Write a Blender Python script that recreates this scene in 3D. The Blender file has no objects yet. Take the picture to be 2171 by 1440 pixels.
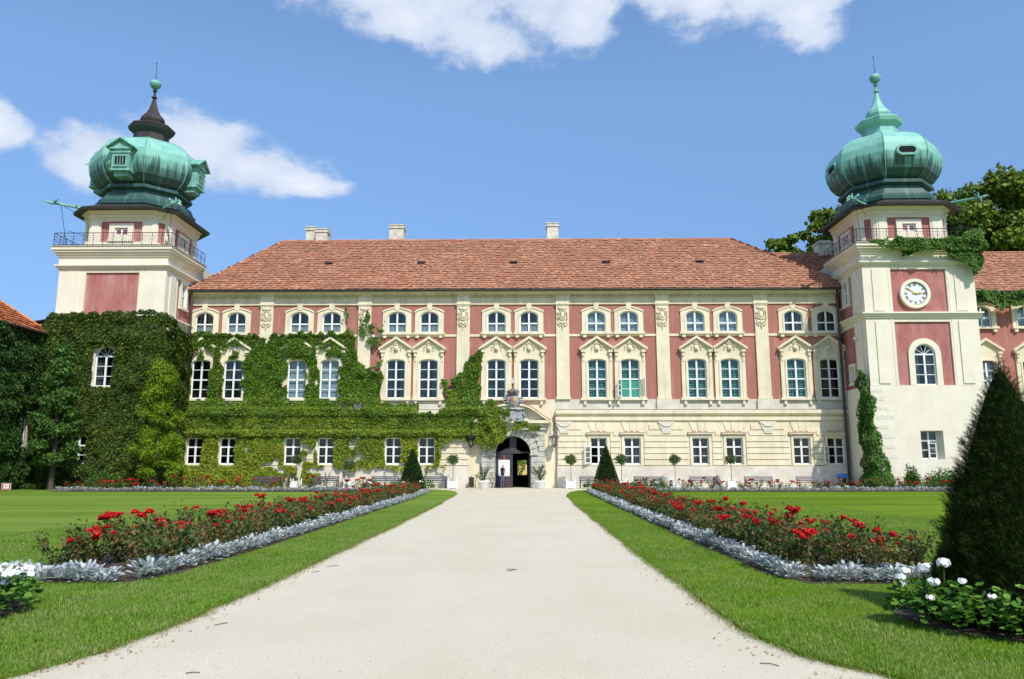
import bpy, math, random
import numpy as np
from mathutils import Vector, Matrix
R = math.radians
random.seed(7); rng = np.random.default_rng(7)
sc = bpy.context.scene
COL = sc.collection

# ------------------------------------------------------------------ camera
cam_d = bpy.data.cameras.new('camera'); cam = bpy.data.objects.new('camera', cam_d); COL.objects.link(cam)
cam.location = (0, -59.5, 1.56)
cam.rotation_euler = (R(90 + 9.35), 0, R(1.0))
cam_d.sensor_width = 36; cam_d.lens = 27.2; cam_d.clip_end = 3000; cam_d.clip_start = 0.1
sc.camera = cam

# ------------------------------------------------------------------ light
SUN_EL = 49.0
SUN_AZ = math.atan2(0.52, -1.0)
sd = bpy.data.lights.new('sun', 'SUN'); sd.energy = 4.3; sd.angle = R(0.5); sd.color = (1.0, 0.945, 0.85)
so = bpy.data.objects.new('sun', sd); COL.objects.link(so)
_l = Vector((-0.52, 1.0, -math.tan(R(SUN_EL)) * 1.127)).normalized()
so.rotation_euler = _l.to_track_quat('-Z', 'Y').to_euler(); so.location = (30, -60, 60)

w = bpy.data.worlds.new('World'); sc.world = w; w.use_nodes = True
nt = w.node_tree; N = nt.nodes; L = nt.links
for n in list(N): N.remove(n)
def nd(t, **k):
    n = N.new(t)
    for a, b in k.items(): setattr(n, a, b)
    return n
out = nd('ShaderNodeOutputWorld'); bg = nd('ShaderNodeBackground'); bg.inputs['Strength'].default_value = 0.15
L.new(bg.outputs[0], out.inputs[0])
sky = nd('ShaderNodeTexSky', sky_type='NISHITA'); sky.sun_disc = False
sky.sun_elevation = R(SUN_EL); sky.sun_rotation = SUN_AZ; sky.air_density = 1.0; sky.dust_density = 0.6; sky.ozone_density = 1.3
tc = nd('ShaderNodeTexCoord')
sep = nd('ShaderNodeSeparateXYZ'); L.new(tc.outputs['Generated'], sep.inputs[0])
def mth(op, a, b=None, c=None, clamp=False):
    m = nd('ShaderNodeMath', operation=op); m.use_clamp = clamp
    for i, v in enumerate((a, b, c)):
        if v is None: continue
        if isinstance(v, (int, float)): m.inputs[i].default_value = v
        else: L.new(v, m.inputs[i])
    return m.outputs[0]
az = mth('ARCTAN2', sep.outputs[0], sep.outputs[1]); el = mth('ARCSINE', sep.outputs[2])
def noise(vec, scale, detail, rough=0.55):
    n = nd('ShaderNodeTexNoise'); n.inputs['Scale'].default_value = scale; n.inputs['Detail'].default_value = detail
    n.inputs['Roughness'].default_value = rough; L.new(vec, n.inputs['Vector']); return n.outputs[0]
cmb = nd('ShaderNodeCombineXYZ'); L.new(az, cmb.inputs[0]); L.new(mth('MULTIPLY', el, 1.5), cmb.inputs[1])
n1 = noise(cmb.outputs[0], 6.5, 8, 0.55); n2 = noise(cmb.outputs[0], 24, 7, 0.6)
# clouds of this sky: azimuth, elevation, half width, half height
CL = [(-0.64, 0.362, .045, .027), (-.29, .60, .08, .05), (.47, .56, .07, .03), (-.29, .347, .06, .014), (-0.525, 0.345, .07, .045), (-0.425, 0.378, .09, .05), (-0.36, 0.36, .09, .035), (-.31, .353, .06, .016), (.50, .545, .05, .022), (-.37, .585, .04, .02),
      (-.32, .605, .10, .07), (-.22, .60, .10, .08), (-.09, .595, .13, .09), (.03, .59, .10, .08), (-.05, .535, .08, .04), (.07, .555, .06, .045), (-.16, .55, .08, .03),
      (.24, .60, .085, .085), (.33, .59, .10, .08), (.43, .565, .07, .04), (.38, .53, .05, .045), (.25, .56, .05, .04)]
mx = None
for (a, e, ra, re) in CL:
    dx = mth('DIVIDE', mth('SUBTRACT', az, a), ra); dy = mth('DIVIDE', mth('SUBTRACT', el, e), re)
    d = mth('SQRT', mth('ADD', mth('MULTIPLY', dx, dx), mth('MULTIPLY', dy, dy)))
    v = mth('SUBTRACT', 1.0, d)
    mx = v if mx is None else mth('SMOOTH_MAX', mx, v, 0.15)
mx = mth('MAXIMUM', mx, -2.0)
far = noise(tc.outputs['Generated'], 2.2, 5)
rest = mth('SUBTRACT', mth('MULTIPLY', mth('SUBTRACT', far, 0.56), 7.0), mth('MULTIPLY', mth('SUBTRACT', 1.15, mth('ABSOLUTE', az), clamp=True), 20.0))
mx = mth('MAXIMUM', mx, rest)
fld = mth('ADD', mx, mth('ADD', mth('MULTIPLY', mth('SUBTRACT', n1, 0.5), 1.7), mth('MULTIPLY', mth('SUBTRACT', n2, 0.5), 1.0)))
mr = nd('ShaderNodeMapRange', interpolation_type='SMOOTHSTEP'); L.new(fld, mr.inputs['Value'])
mr.inputs['From Min'].default_value = -0.08; mr.inputs['From Max'].default_value = 0.48
cr = nd('ShaderNodeMapRange'); L.new(mth('ADD', fld, mth('MULTIPLY', n1, 1.2)), cr.inputs['Value']); cr.inputs['From Min'].default_value = 0.4; cr.inputs['From Max'].default_value = 1.8
cc = nd('ShaderNodeMix', data_type='RGBA'); L.new(cr.outputs[0], cc.inputs['Factor'])
cc.inputs['A'].default_value = (3.5, 4.2, 5.5, 1); cc.inputs['B'].default_value = (5.7, 6.0, 6.6, 1)
tint = nd('ShaderNodeMix', data_type='RGBA', blend_type='MULTIPLY'); tint.inputs['Factor'].default_value = 1
L.new(sky.outputs[0], tint.inputs['A'])
hz = nd('ShaderNodeMapRange'); L.new(el, hz.inputs['Value']); hz.inputs['From Min'].default_value = 0.10; hz.inputs['From Max'].default_value = 0.46
hm = nd('ShaderNodeMix', data_type='RGBA'); L.new(hz.outputs[0], hm.inputs['Factor']); hm.inputs['A'].default_value = (.48, .60, .82, 1); hm.inputs['B'].default_value = (1.08, 1.27, 1.40, 1)
L.new(hm.outputs['Result'], tint.inputs['B'])
mixc = nd('ShaderNodeMix', data_type='RGBA'); L.new(mth('MULTIPLY', mr.outputs[0], 0.9), mixc.inputs['Factor'])
L.new(tint.outputs['Result'], mixc.inputs['A']); L.new(cc.outputs['Result'], mixc.inputs['B'])
L.new(mixc.outputs['Result'], bg.inputs['Color'])
sc.view_settings.view_transform = 'Standard'; sc.view_settings.look = 'None'; sc.view_settings.gamma = 1
sc.view_settings.exposure = 0.07
sc.cycles.max_bounces = 6; sc.cycles.transparent_max_bounces = 12

# ------------------------------------------------------------------ materials
def newmat(name):
    m = bpy.data.materials.new(name); m.use_nodes = True
    return m, m.node_tree.nodes, m.node_tree.links, m.node_tree.nodes['Principled BSDF']
def _noise(n, l, scale, detail=4, vec=None, rough=0.55, stretch=None):
    t = n.new('ShaderNodeTexNoise'); t.inputs['Scale'].default_value = scale; t.inputs['Detail'].default_value = detail
    t.inputs['Roughness'].default_value = rough
    if vec is None: vec = n.new('ShaderNodeNewGeometry').outputs['Position']
    if stretch:
        mp = n.new('ShaderNodeMapping'); mp.inputs['Scale'].default_value = stretch; l.new(vec, mp.inputs['Vector']); vec = mp.outputs[0]
    l.new(vec, t.inputs['Vector']); return t.outputs[0]
def _ramp(n, l, fac, stops):
    r = n.new('ShaderNodeValToRGB'); e = r.color_ramp.elements
    while len(e) > 1: e.remove(e[-1])
    e[0].position = stops[0][0]; e[0].color = (*stops[0][1], 1)
    for p, c in stops[1:]:
        k = e.new(p); k.color = (*c, 1)
    l.new(fac, r.inputs[0]); return r.outputs[0]
def _mix(n, l, f, a, b, mode='MIX'):
    m = n.new('ShaderNodeMix'); m.data_type = 'RGBA'; m.blend_type = mode
    for k, v in (('Factor', f), ('A', a), ('B', b)):
        if isinstance(v, (int, float)): m.inputs[k].default_value = v
        elif isinstance(v, tuple): m.inputs[k].default_value = (*v, 1)
        else: l.new(v, m.inputs[k])
    return m.outputs['Result']
def _bump(n, l, h, strength, dist, b):
    u = n.new('ShaderNodeBump'); u.inputs['Strength'].default_value = strength; u.inputs['Distance'].default_value = dist
    l.new(h, u.inputs['Height']); l.new(u.outputs[0], b.inputs['Normal'])
def mat(name, c1, c2=None, scale=3, rough=0.8, bump=0.0, bscale=30, bdist=0.02, metal=0, streak=None):
    m, n, l, b = newmat(name); b.inputs['Roughness'].default_value = rough; b.inputs['Metallic'].default_value = metal
    if c2 is None: b.inputs['Base Color'].default_value = (*c1, 1)
    else:
        col = _ramp(n, l, _noise(n, l, scale, 5), [(0.35, c1), (0.68, c2)])
        if streak:
            col = _mix(n, l, _ramp(n, l, _noise(n, l, .35, 6, rough=.65), [(.48, (0, 0, 0)), (.70, (.35, .35, .35))]), col, streak[0])
            s = _noise(n, l, 1.0, 5, stretch=(2.2, 2.2, .25))
            f = _ramp(n, l, s, [(0.50, (0, 0, 0)), (0.72, (streak[1],) * 3)])
            col = _mix(n, l, f, col, streak[0])
        l.new(col, b.inputs['Base Color'])
    if bump: _bump(n, l, _noise(n, l, bscale, 3), bump, bdist, b)
    return m
CREAM = mat('cream_plaster', (.72, .63, .44), (.80, .72, .54), 1.1, .85, .25, 25, .01, streak=((.50, .43, .32), .5))
CREAM_T = mat('tower_cream_plaster', (.735, .67, .54), (.80, .735, .61), .9, .85, .2, 25, .01, streak=((.66, .61, .46), .3))
STONE = mat('pale_plinth_plaster', (.58, .53, .44), (.72, .67, .57), 1.2, .9, .3, 18, .015, streak=((.52, .47, .38), .4))
GREYSTONE = mat('grey_portal_stone', (.36, .35, .30), (.58, .56, .49), 3, .85, .4, 14, .02)
WHITE = mat('white_paint', (.82, .83, .84), None, rough=.5)
WHITE2 = mat('warm_white_paint', (.78, .78, .76), (.84, .84, .82), 6, .6)
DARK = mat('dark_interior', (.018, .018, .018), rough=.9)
LEAD = mat('lead_gutter', (.022, .02, .018), (.045, .04, .036), 4, .6)
IRON = mat('wrought_iron', (.018, .018, .02), rough=.55, metal=.3)
LAMPGREY = mat('grey_lamp_metal', (.10, .10, .10), rough=.5, metal=.4)
DOORM = mat('door_grey_paint', (.035, .037, .042), (.055, .058, .064), 5, .55)
CHIM = mat('chimney_plaster', (.50, .45, .38), (.72, .68, .60), 2.5, .9, .3, 20)
RAIN = mat('brown_downpipe', (.06, .04, .035), rough=.6)
TERRA = mat('red_lintel_cap', (.38, .15, .09), (.45, .20, .13), 5, .8)
RED_T = mat('red_plaster_panel', (.34, .115, .10), (.41, .15, .13), 1.5, .85, .2, 22, .01, streak=((.60, .38, .35), .32))
GOLD = mat('gilded_metal', (.75, .42, .06), rough=.35, metal=.7)
TEAL = mat('teal_shutter_paint', (.05, .36, .29), (.08, .44, .36), 4, .5)
BLUEGREY = mat('blue_grey_curtain', (.50, .57, .66), (.60, .67, .75), 3, .8)
CURT = mat('pale_net_curtain', (.10, .11, .11), (.20, .21, .21), 3, .9)
GCURT = mat('dark_green_curtain', (.02, .06, .05), (.05, .11, .09), 5, .9)
BENCHW = mat('bench_slat_paint', (.045, .05, .065), rough=.45)
SOIL = mat('dark_soil', (.035, .022, .014), (.09, .06, .04), 14, .95, .8, 40, .03)
POTW = mat('white_pot_glaze', (.78, .78, .76), rough=.4)
BARK = mat('bark', (.06, .045, .03), (.13, .10, .07), 12, .9, .5, 30, .02)
COATS = mat('carved_grey_stone', (.22, .23, .25), (.42, .43, .45), 7, .8, .4, 30)

def red_brick():
    m, n, l, b = newmat('red_painted_brick'); b.inputs['Roughness'].default_value = .85
    g = n.new('ShaderNodeNewGeometry').outputs['Position']
    mp = n.new('ShaderNodeMapping'); mp.inputs['Rotation'].default_value = (R(90), 0, 0); l.new(g, mp.inputs['Vector'])
    br = n.new('ShaderNodeTexBrick'); l.new(mp.outputs[0], br.inputs['Vector']); br.inputs['Scale'].default_value = 1
    br.inputs['Brick Width'].default_value = .28; br.inputs['Row Height'].default_value = .085; br.inputs['Mortar Size'].default_value = .012
    br.inputs['Color1'].default_value = (.34, .115, .085, 1); br.inputs['Color2'].default_value = (.43, .165, .125, 1); br.inputs['Mortar'].default_value = (.28, .12, .10, 1)
    col = _mix(n, l, _noise(n, l, 1.3, 5), br.outputs[0], (.38, .15, .12))
    col = _mix(n, l, _ramp(n, l, _noise(n, l, 1.0, 5, stretch=(2.4, 2.4, .3)), [(.52, (0, 0, 0)), (.74, (.30, .30, .30))]), col, (.62, .38, .32))
    l.new(col, b.inputs['Base Color']); _bump(n, l, br.outputs['Fac'], -.4, .02, b)
    return m
RED = red_brick()

def leafmat(name, stops, trans=.25, rough=.55, zgrad=None, big=None):
    """leaf colour varies from leaf to leaf; zgrad = (z0, z1, colour stops of the yellower leaves at z0)"""
    m, n, l, b = newmat(name); b.inputs['Roughness'].default_value = rough; b.inputs['Specular IOR Level'].default_value = .22
    g = n.new('ShaderNodeNewGeometry')
    rnd = g.outputs['Random Per Island']
    col = _ramp(n, l, rnd, stops)
    if zgrad:
        col2 = _ramp(n, l, rnd, zgrad[2])
        s = n.new('ShaderNodeSeparateXYZ'); l.new(g.outputs['Position'], s.inputs[0])
        mr = n.new('ShaderNodeMapRange'); mr.inputs['From Min'].default_value = zgrad[1]; mr.inputs['From Max'].default_value = zgrad[0]
        ad = n.new('ShaderNodeMath'); ad.operation = 'ADD'; l.new(s.outputs[2], ad.inputs[0])
        ns = n.new('ShaderNodeMath'); ns.operation = 'MULTIPLY_ADD'; l.new(_noise(n, l, .45, 3), ns.inputs[0]); ns.inputs[1].default_value = 9; ns.inputs[2].default_value = -4.5
        l.new(ns.outputs[0], ad.inputs[1]); l.new(ad.outputs[0], mr.inputs['Value'])
        col = _mix(n, l, mr.outputs[0], col, col2)
    if big:
        col = _mix(n, l, _ramp(n, l, _noise(n, l, big[0], 2), [(.42, (0, 0, 0)), (.62, (1, 1, 1))]), col, _ramp(n, l, rnd, big[1]))
    l.new(col, b.inputs['Base Color'])
    t = n.new('ShaderNodeBsdfTranslucent'); l.new(col, t.inputs['Color'])
    ms = n.new('ShaderNodeMixShader'); ms.inputs[0].default_value = trans
    l.new(b.outputs[0], ms.inputs[1]); l.new(t.outputs[0], ms.inputs[2]); l.new(ms.outputs[0], n['Material Output'].inputs[0])
    return m
IVY = leafmat('facade_vine_leaf', [(0, (.022, .060, .004)), (.5, (.06, .13, .006)), (.9, (.13, .23, .012)), (1, (.24, .30, .02))],
              zgrad=(2.0, 7.0, [(0, (.06, .11, .004)), (.5, (.16, .23, .010)), (.85, (.28, .33, .02)), (1, (.40, .30, .05))]))
IVYD = leafmat('tower_vine_leaf', [(0, (.012, .028, .002)), (.5, (.036, .070, .004)), (.9, (.085, .130, .009)), (1, (.16, .21, .02))])
IVYW = leafmat('wing_vine_leaf', [(0, (.009, .030, .006)), (.5, (.028, .075, .012)), (1, (.08, .15, .03))])
IVYR = leafmat('bright_vine_leaf', [(0, (.03, .09, .01)), (.6, (.07, .17, .02)), (1, (.13, .24, .03))])
TREED = leafmat('dark_tree_leaf', [(0, (.025, .075, .012)), (.6, (.07, .155, .025)), (1, (.15, .26, .05))])
TREEL = leafmat('light_tree_leaf', [(0, (.09, .16, .008)), (.6, (.20, .31, .015)), (1, (.32, .42, .03))], trans=.35)
TREEB = leafmat('far_tree_leaf', [(0, (.03, .07, .01)), (.6, (.14, .23, .02)), (1, (.27, .36, .04))], big=(.35, [(0, (.08, .14, .012)), (1, (.27, .34, .05))]))
YEWM = leafmat('yew_needle', [(0, (.003, .009, .002)), (.5, (.009, .024, .004)), (.9, (.035, .070, .010)), (.985, (.08, .07, .02)), (1, (.35, .13, .02))], trans=.05, rough=.6)
YEWM.node_tree.nodes['Principled BSDF'].inputs['Specular IOR Level'].default_value = .05
CONEM = leafmat('clipped_cone_leaf', [(0, (.012, .03, .008)), (.7, (.03, .06, .012)), (1, (.06, .10, .02))], trans=.1)
ROSEL = leafmat('rose_leaf', [(0, (.025, .065, .015)), (.5, (.06, .12, .025)), (.8, (.13, .18, .05)), (.88, (.15, .09, .03)), (1, (.20, .09, .035))],
                big=(1.6, [(0, (.05, .10, .02)), (.45, (.14, .17, .04)), (.65, (.19, .10, .035)), (1, (.26, .12, .045))]))
SILV = leafmat('silver_leaf', [(0, (.30, .34, .34)), (.5, (.48, .53, .53)), (1, (.66, .70, .70))], trans=.12, rough=.8)
POTL = leafmat('pot_shrub_leaf', [(0, (.05, .10, .03)), (.6, (.09, .16, .05)), (1, (.18, .24, .08))])
GERL = leafmat('geranium_leaf', [(0, (.03, .10, .012)), (.6, (.09, .22, .025)), (1, (.18, .33, .05))])
GRASSM = leafmat('grass_blade', [(0, (.06, .16, .006)), (.5, (.14, .29, .014)), (.85, (.21, .37, .03)), (1, (.42, .40, .14))],
                 trans=.3, big=(1.3, [(0, (.10, .20, .02)), (.6, (.21, .33, .06)), (1, (.46, .40, .16))]))
DEADL = leafmat('dry_leaf', [(0, (.20, .11, .05)), (.6, (.35, .20, .08)), (1, (.50, .33, .14))], trans=.1)
WPET = mat('white_petal', (.88, .88, .88), None, rough=.8)
RPET = mat('red_petal', (.42, .003, .005), (.66, .008, .010), 40, .7)

def tilemat(name, stops, big):
    m, n, l, b = newmat(name); b.inputs['Roughness'].default_value = .85
    g = n.new('ShaderNodeNewGeometry')
    col = _ramp(n, l, g.outputs['Random Per Island'], stops)
    col = _mix(n, l, _ramp(n, l, _noise(n, l, .55, 5), [(.40, (0, 0, 0)), (.66, (.75, .75, .75))]), col, big)
    col = _mix(n, l, _ramp(n, l, _noise(n, l, 3.2, 4, stretch=(.3, 1.6, 1.6)), [(.53, (0, 0, 0)), (.72, (.4, .4, .4))]), col, (.54, .38, .27))
    l.new(col, b.inputs['Base Color']); _bump(n, l, _noise(n, l, 25, 2), .3, .02, b)
    return m
TILE = tilemat('old_clay_tile', [(0, (.36, .135, .075)), (.5, (.43, .175, .10)), (.85, (.50, .22, .13)), (1, (.58, .31, .20))], (.34, .145, .09))
TILEN = tilemat('bright_clay_tile', [(0, (.55, .13, .04)), (1, (.70, .22, .07))], (.60, .17, .06))

TEDGE = mat('dark_tile_edge', (.10, .045, .03), (.17, .08, .05), 4, .95)  # darker colour for the front lip of each roof tile
def copper(name, dark):
    m, n, l, b = newmat(name); b.inputs['Roughness'].default_value = .6; b.inputs['Metallic'].default_value = .05
    uv = n.new('ShaderNodeUVMap').outputs[0]
    br = n.new('ShaderNodeTexBrick'); l.new(uv, br.inputs['Vector']); br.inputs['Scale'].default_value = 1
    br.inputs['Brick Width'].default_value = .95; br.inputs['Row Height'].default_value = .62; br.inputs['Mortar Size'].default_value = .018
    if dark:
        br.inputs['Color1'].default_value = (.035, .027, .023, 1); br.inputs['Color2'].default_value = (.028, .023, .021, 1); br.inputs['Mortar'].default_value = (.03, .025, .02, 1)
    else:
        br.inputs['Color1'].default_value = (.15, .40, .33, 1); br.inputs['Color2'].default_value = (.21, .48, .40, 1); br.inputs['Mortar'].default_value = (.12, .30, .26, 1)
    col = br.outputs[0]
    if not dark:
        col = _mix(n, l, _ramp(n, l, _noise(n, l, 1.2, 5), [(.35, (0, 0, 0)), (.7, (.7, .7, .7))]), col, (.28, .57, .48))
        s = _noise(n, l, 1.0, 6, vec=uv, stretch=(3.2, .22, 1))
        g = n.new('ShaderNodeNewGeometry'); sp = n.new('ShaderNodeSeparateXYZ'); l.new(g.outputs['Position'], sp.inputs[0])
        mr = n.new('ShaderNodeMapRange'); mr.inputs['From Min'].default_value = 25.8; mr.inputs['From Max'].default_value = 23.6; mr.inputs['To Min'].default_value = -.16; mr.inputs['To Max'].default_value = .30  # dark streaks thicken down the dome: patina plus shade put into the colour
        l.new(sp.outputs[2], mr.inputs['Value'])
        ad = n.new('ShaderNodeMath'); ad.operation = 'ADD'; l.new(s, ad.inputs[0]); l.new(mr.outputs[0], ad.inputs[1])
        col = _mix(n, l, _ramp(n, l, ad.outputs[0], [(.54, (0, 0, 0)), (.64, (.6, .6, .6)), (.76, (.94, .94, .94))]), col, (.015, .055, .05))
    l.new(col, b.inputs['Base Color']); _bump(n, l, br.outputs['Fac'], -.5, .03, b)
    return m
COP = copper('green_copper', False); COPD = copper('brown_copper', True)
COPP = mat('green_copper_plain', (.10, .29, .25), (.25, .50, .42), 2, .65)

def glassmat():
    m, n, l, b = newmat('window_glass')
    n.remove(b); tr = n.new('ShaderNodeBsdfTransparent'); tr.inputs[0].default_value = (.75, .80, .80, 1)
    gl = n.new('ShaderNodeBsdfGlossy'); gl.inputs['Roughness'].default_value = .03
    lw = n.new('ShaderNodeLayerWeight'); lw.inputs[0].default_value = .5
    pw = n.new('ShaderNodeMath'); pw.operation = 'POWER'; pw.inputs[1].default_value = 4; l.new(lw.outputs['Facing'], pw.inputs[0])
    fr = n.new('ShaderNodeMath'); fr.operation = 'MULTIPLY_ADD'; fr.inputs[1].default_value = .7; fr.inputs[2].default_value = .05; l.new(pw.outputs[0], fr.inputs[0])
    u = n.new('ShaderNodeBump'); u.inputs['Strength'].default_value = .04; u.inputs['Distance'].default_value = .01
    l.new(_noise(n, l, 1.5, 1), u.inputs['Height']); l.new(u.outputs[0], gl.inputs['Normal'])
    ms = n.new('ShaderNodeMixShader'); l.new(fr.outputs[0], ms.inputs[0]); l.new(tr.outputs[0], ms.inputs[1]); l.new(gl.outputs[0], ms.inputs[2])
    l.new(ms.outputs[0], n['Material Output'].inputs[0]); return m
GLASS = glassmat()

def gravelmat():
    m, n, l, b = newmat('pale_gravel'); b.inputs['Roughness'].default_value = .95
    c = _ramp(n, l, _noise(n, l, .5, 6), [(.3, (.535, .48, .36)), (.7, (.60, .545, .42))])
    c = _mix(n, l, _ramp(n, l, _noise(n, l, 70, 3), [(.30, (.7, .7, .7)), (.44, (0, 0, 0))]), c, (.36, .32, .25))
    c = _mix(n, l, _ramp(n, l, _noise(n, l, 1.0, 4, stretch=(1.6, .09, 1)), [(.50, (0, 0, 0)), (.66, (.18, .18, .18))]), c, (.62, .57, .46))
    c = _mix(n, l, _ramp(n, l, _noise(n, l, 1.1, 6, rough=.7), [(.62, (0, 0, 0)), (.75, (.3, .3, .3))]), c, (.50, .43, .32))
    l.new(c, b.inputs['Base Color']); _bump(n, l, _noise(n, l, 90, 3), .5, .012, b)
    return m
GRAVEL = gravelmat()
def lawnmat(nm, c0, c1, c2):
    m, n, l, b = newmat(nm); b.inputs['Roughness'].default_value = .95
    c = _ramp(n, l, _noise(n, l, .5, 6), [(.3, c0), (.7, c1)])
    c = _mix(n, l, _ramp(n, l, _noise(n, l, 1.0, 3, stretch=(.05, .45, 1)), [(.42, (0, 0, 0)), (.58, (.75, .75, .75))]), c, c2)
    c = _mix(n, l, _ramp(n, l, _noise(n, l, 30, 4, rough=.7), [(.35, (.5, .5, .5)), (.6, (0, 0, 0))]), c, (.035, .11, .005))
    b.inputs['Specular IOR Level'].default_value = .1
    l.new(c, b.inputs['Base Color']); _bump(n, l, _noise(n, l, 45, 4), .9, .04, b)
    return m
LAWN = lawnmat('mown_lawn', (.095, .180, .006), (.14, .225, .010), (.20, .30, .02))
LAWNL = lawnmat('paler_mown_lawn', (.13, .215, .022), (.175, .265, .035), (.24, .33, .06))  # same grass; paler tone puts the angle of the light into the colour

# ------------------------------------------------------------------ helpers
class MB:
    def __init__(s, T=None): s.v = []; s.f = []; s.m = []; s.T = T; s.uv = None
    def add(s, vs, fs, mi=0):
        o = len(s.v)
        if s.T is not None: vs = [tuple(s.T @ Vector(p)) for p in vs]
        s.v += [tuple(p) for p in vs]; s.f += [tuple(i + o for i in f) for f in fs]; s.m += [mi] * len(fs)
    def box(s, x0, x1, y0, y1, z0, z1, mi=0):
        s.add([(x0, y0, z0), (x1, y0, z0), (x1, y1, z0), (x0, y1, z0), (x0, y0, z1), (x1, y0, z1), (x1, y1, z1), (x0, y1, z1)],
              [(0, 3, 2, 1), (4, 5, 6, 7), (0, 1, 5, 4), (1, 2, 6, 5), (2, 3, 7, 6), (3, 0, 4, 7)], mi)
    def prism(s, pts, y0, y1, mi=0):          # polygon in XZ, counterclockwise seen from -Y
        n = len(pts)
        s.add([(x, y0, z) for x, z in pts] + [(x, y1, z) for x, z in pts],
              [tuple(range(n)), tuple(range(2 * n - 1, n - 1, -1))] + [(i, i + n, (i + 1) % n + n, (i + 1) % n) for i in range(n)], mi)
    def slab(s, pts, z0, z1, mi=0):           # polygon in XY
        n = len(pts)
        s.add([(x, y, z0) for x, y in pts] + [(x, y, z1) for x, y in pts],
              [tuple(range(n - 1, -1, -1)), tuple(range(n, 2 * n))] + [(i, (i + 1) % n, (i + 1) % n + n, i + n) for i in range(n)], mi)
    def tube(s, path, r, k=6, mi=0, caps=True):
        P = [Vector(p) for p in path]; rr = r if isinstance(r, (list, tuple)) else [r] * len(P)
        vs = []; fs = []
        for i, p in enumerate(P):
            d = (P[min(i + 1, len(P) - 1)] - P[max(i - 1, 0)]).normalized()
            a = d.orthogonal().normalized() if abs(d.z) > .99 or i == 0 and False else d.cross(Vector((0, 0, 1)))
            if a.length < 1e-4: a = Vector((1, 0, 0))
            a.normalize(); b = d.cross(a)
            for j in range(k):
                t = 2 * math.pi * j / k; vs.append(p + (a * math.cos(t) + b * math.sin(t)) * rr[i])
        for i in range(len(P) - 1):
            for j in range(k): fs.append((i * k + j, i * k + (j + 1) % k, (i + 1) * k + (j + 1) % k, (i + 1) * k + j))
        if caps: fs += [tuple(range(k - 1, -1, -1)), tuple(range((len(P) - 1) * k, len(P) * k))]
        s.add(vs, fs, mi)
    def lathe(s, prof, k=16, mi=0, c=(0, 0)):
        vs = [(c[0] + r * math.cos(2 * math.pi * j / k), c[1] + r * math.sin(2 * math.pi * j / k), z) for r, z in prof for j in range(k)]
        fs = [(i * k + j, i * k + (j + 1) % k, (i + 1) * k + (j + 1) % k, (i + 1) * k + j) for i in range(len(prof) - 1) for j in range(k)]
        fs += [tuple(range(k - 1, -1, -1)), tuple(range((len(prof) - 1) * k, len(prof) * k))]
        s.add(vs, fs, mi)
    def blob(s, c, r, mi=0, k=6):
        rx, ry, rz = (r, r, r) if isinstance(r, (int, float)) else r
        vs = []; fs = []
        for i in range(1, 4):
            p = math.pi * i / 4
            for j in range(k):
                t = 2 * math.pi * j / k; vs.append((c[0] + rx * math.sin(p) * math.cos(t), c[1] + ry * math.sin(p) * math.sin(t), c[2] + rz * math.cos(p)))
        a = len(vs); vs += [(c[0], c[1], c[2] + rz), (c[0], c[1], c[2] - rz)]
        for i in range(2):
            for j in range(k): fs.append((i * k + j, (i + 1) * k + j, (i + 1) * k + (j + 1) % k, i * k + (j + 1) % k))
        for j in range(k): fs += [(a, j, (j + 1) % k), (a + 1, 2 * k + (j + 1) % k, 2 * k + j)]
        s.add(vs, fs, mi)
    def sheet(s, x0, x1, z0, z1, y, holes=(), mi=0):       # wall sheet in XZ with rectangular holes
        xs = sorted({x0, x1, *[c for h in holes for c in h[:2] if x0 < c < x1]}); zs = sorted({z0, z1, *[c for h in holes for c in h[2:] if z0 < c < z1]})
        for a, b in zip(xs, xs[1:]):
            for c, d in zip(zs, zs[1:]):
                mx_, mz = (a + b) / 2, (c + d) / 2
                if any(h[0] < mx_ < h[1] and h[2] < mz < h[3] for h in holes): continue
                s.add([(a, y, c), (b, y, c), (b, y, d), (a, y, d)], [(0, 1, 2, 3)], mi)
    def ring(s, inner, outer, y0, y1, mi=0, closed=False):  # strip between two outlines in XZ
        n = len(inner); vs = [(x, y0, z) for x, z in inner] + [(x, y0, z) for x, z in outer] + [(x, y1, z) for x, z in inner] + [(x, y1, z) for x, z in outer]
        fs = []
        for i in range(n if closed else n - 1):
            j = (i + 1) % n
            fs += [(i, j, n + j, n + i), (2 * n + i, 2 * n + j, j, i), (n + i, n + j, 3 * n + j, 3 * n + i), (2 * n + j, 2 * n + i, 3 * n + i, 3 * n + j)]
        if not closed: fs += [(0, n, 3 * n, 2 * n), (n - 1, 2 * n + n - 1, 3 * n + n - 1, 2 * n - 1)]
        s.add(vs, fs, mi)
    def mesh(s, name, mats, smooth=False):
        me = bpy.data.meshes.new(name); me.from_pydata(s.v, [], s.f)
        for m in (mats if isinstance(mats, (list, tuple)) else [mats]): me.materials.append(m)
        me.polygons.foreach_set('material_index', s.m)
        if smooth: me.polygons.foreach_set('use_smooth', [True] * len(me.polygons))
        me.update(); return me
def link(name, data, parent=None, loc=(0, 0, 0), rot=0.0, scale=None, kind=None):
    o = bpy.data.objects.new(name, data); COL.objects.link(o); o.location = loc
    if rot: o.rotation_euler = rot if isinstance(rot, (tuple, list)) else (0, 0, rot)
    if scale is not None: o.scale = scale if isinstance(scale, (tuple, list)) else (scale,) * 3
    if parent is not None: o.parent = parent
    if kind: o['kind'] = kind
    return o
def tag(o, label, cat, group=None):
    o['label'] = label; o['category'] = cat
    if group: o['group'] = group
    return o
def thing(name, label, cat, loc=(0, 0, 0), rot=0.0, group=None, scale=None):
    return tag(link(name, None, None, loc, rot, scale), label, cat, group)
_cube = {}
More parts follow.
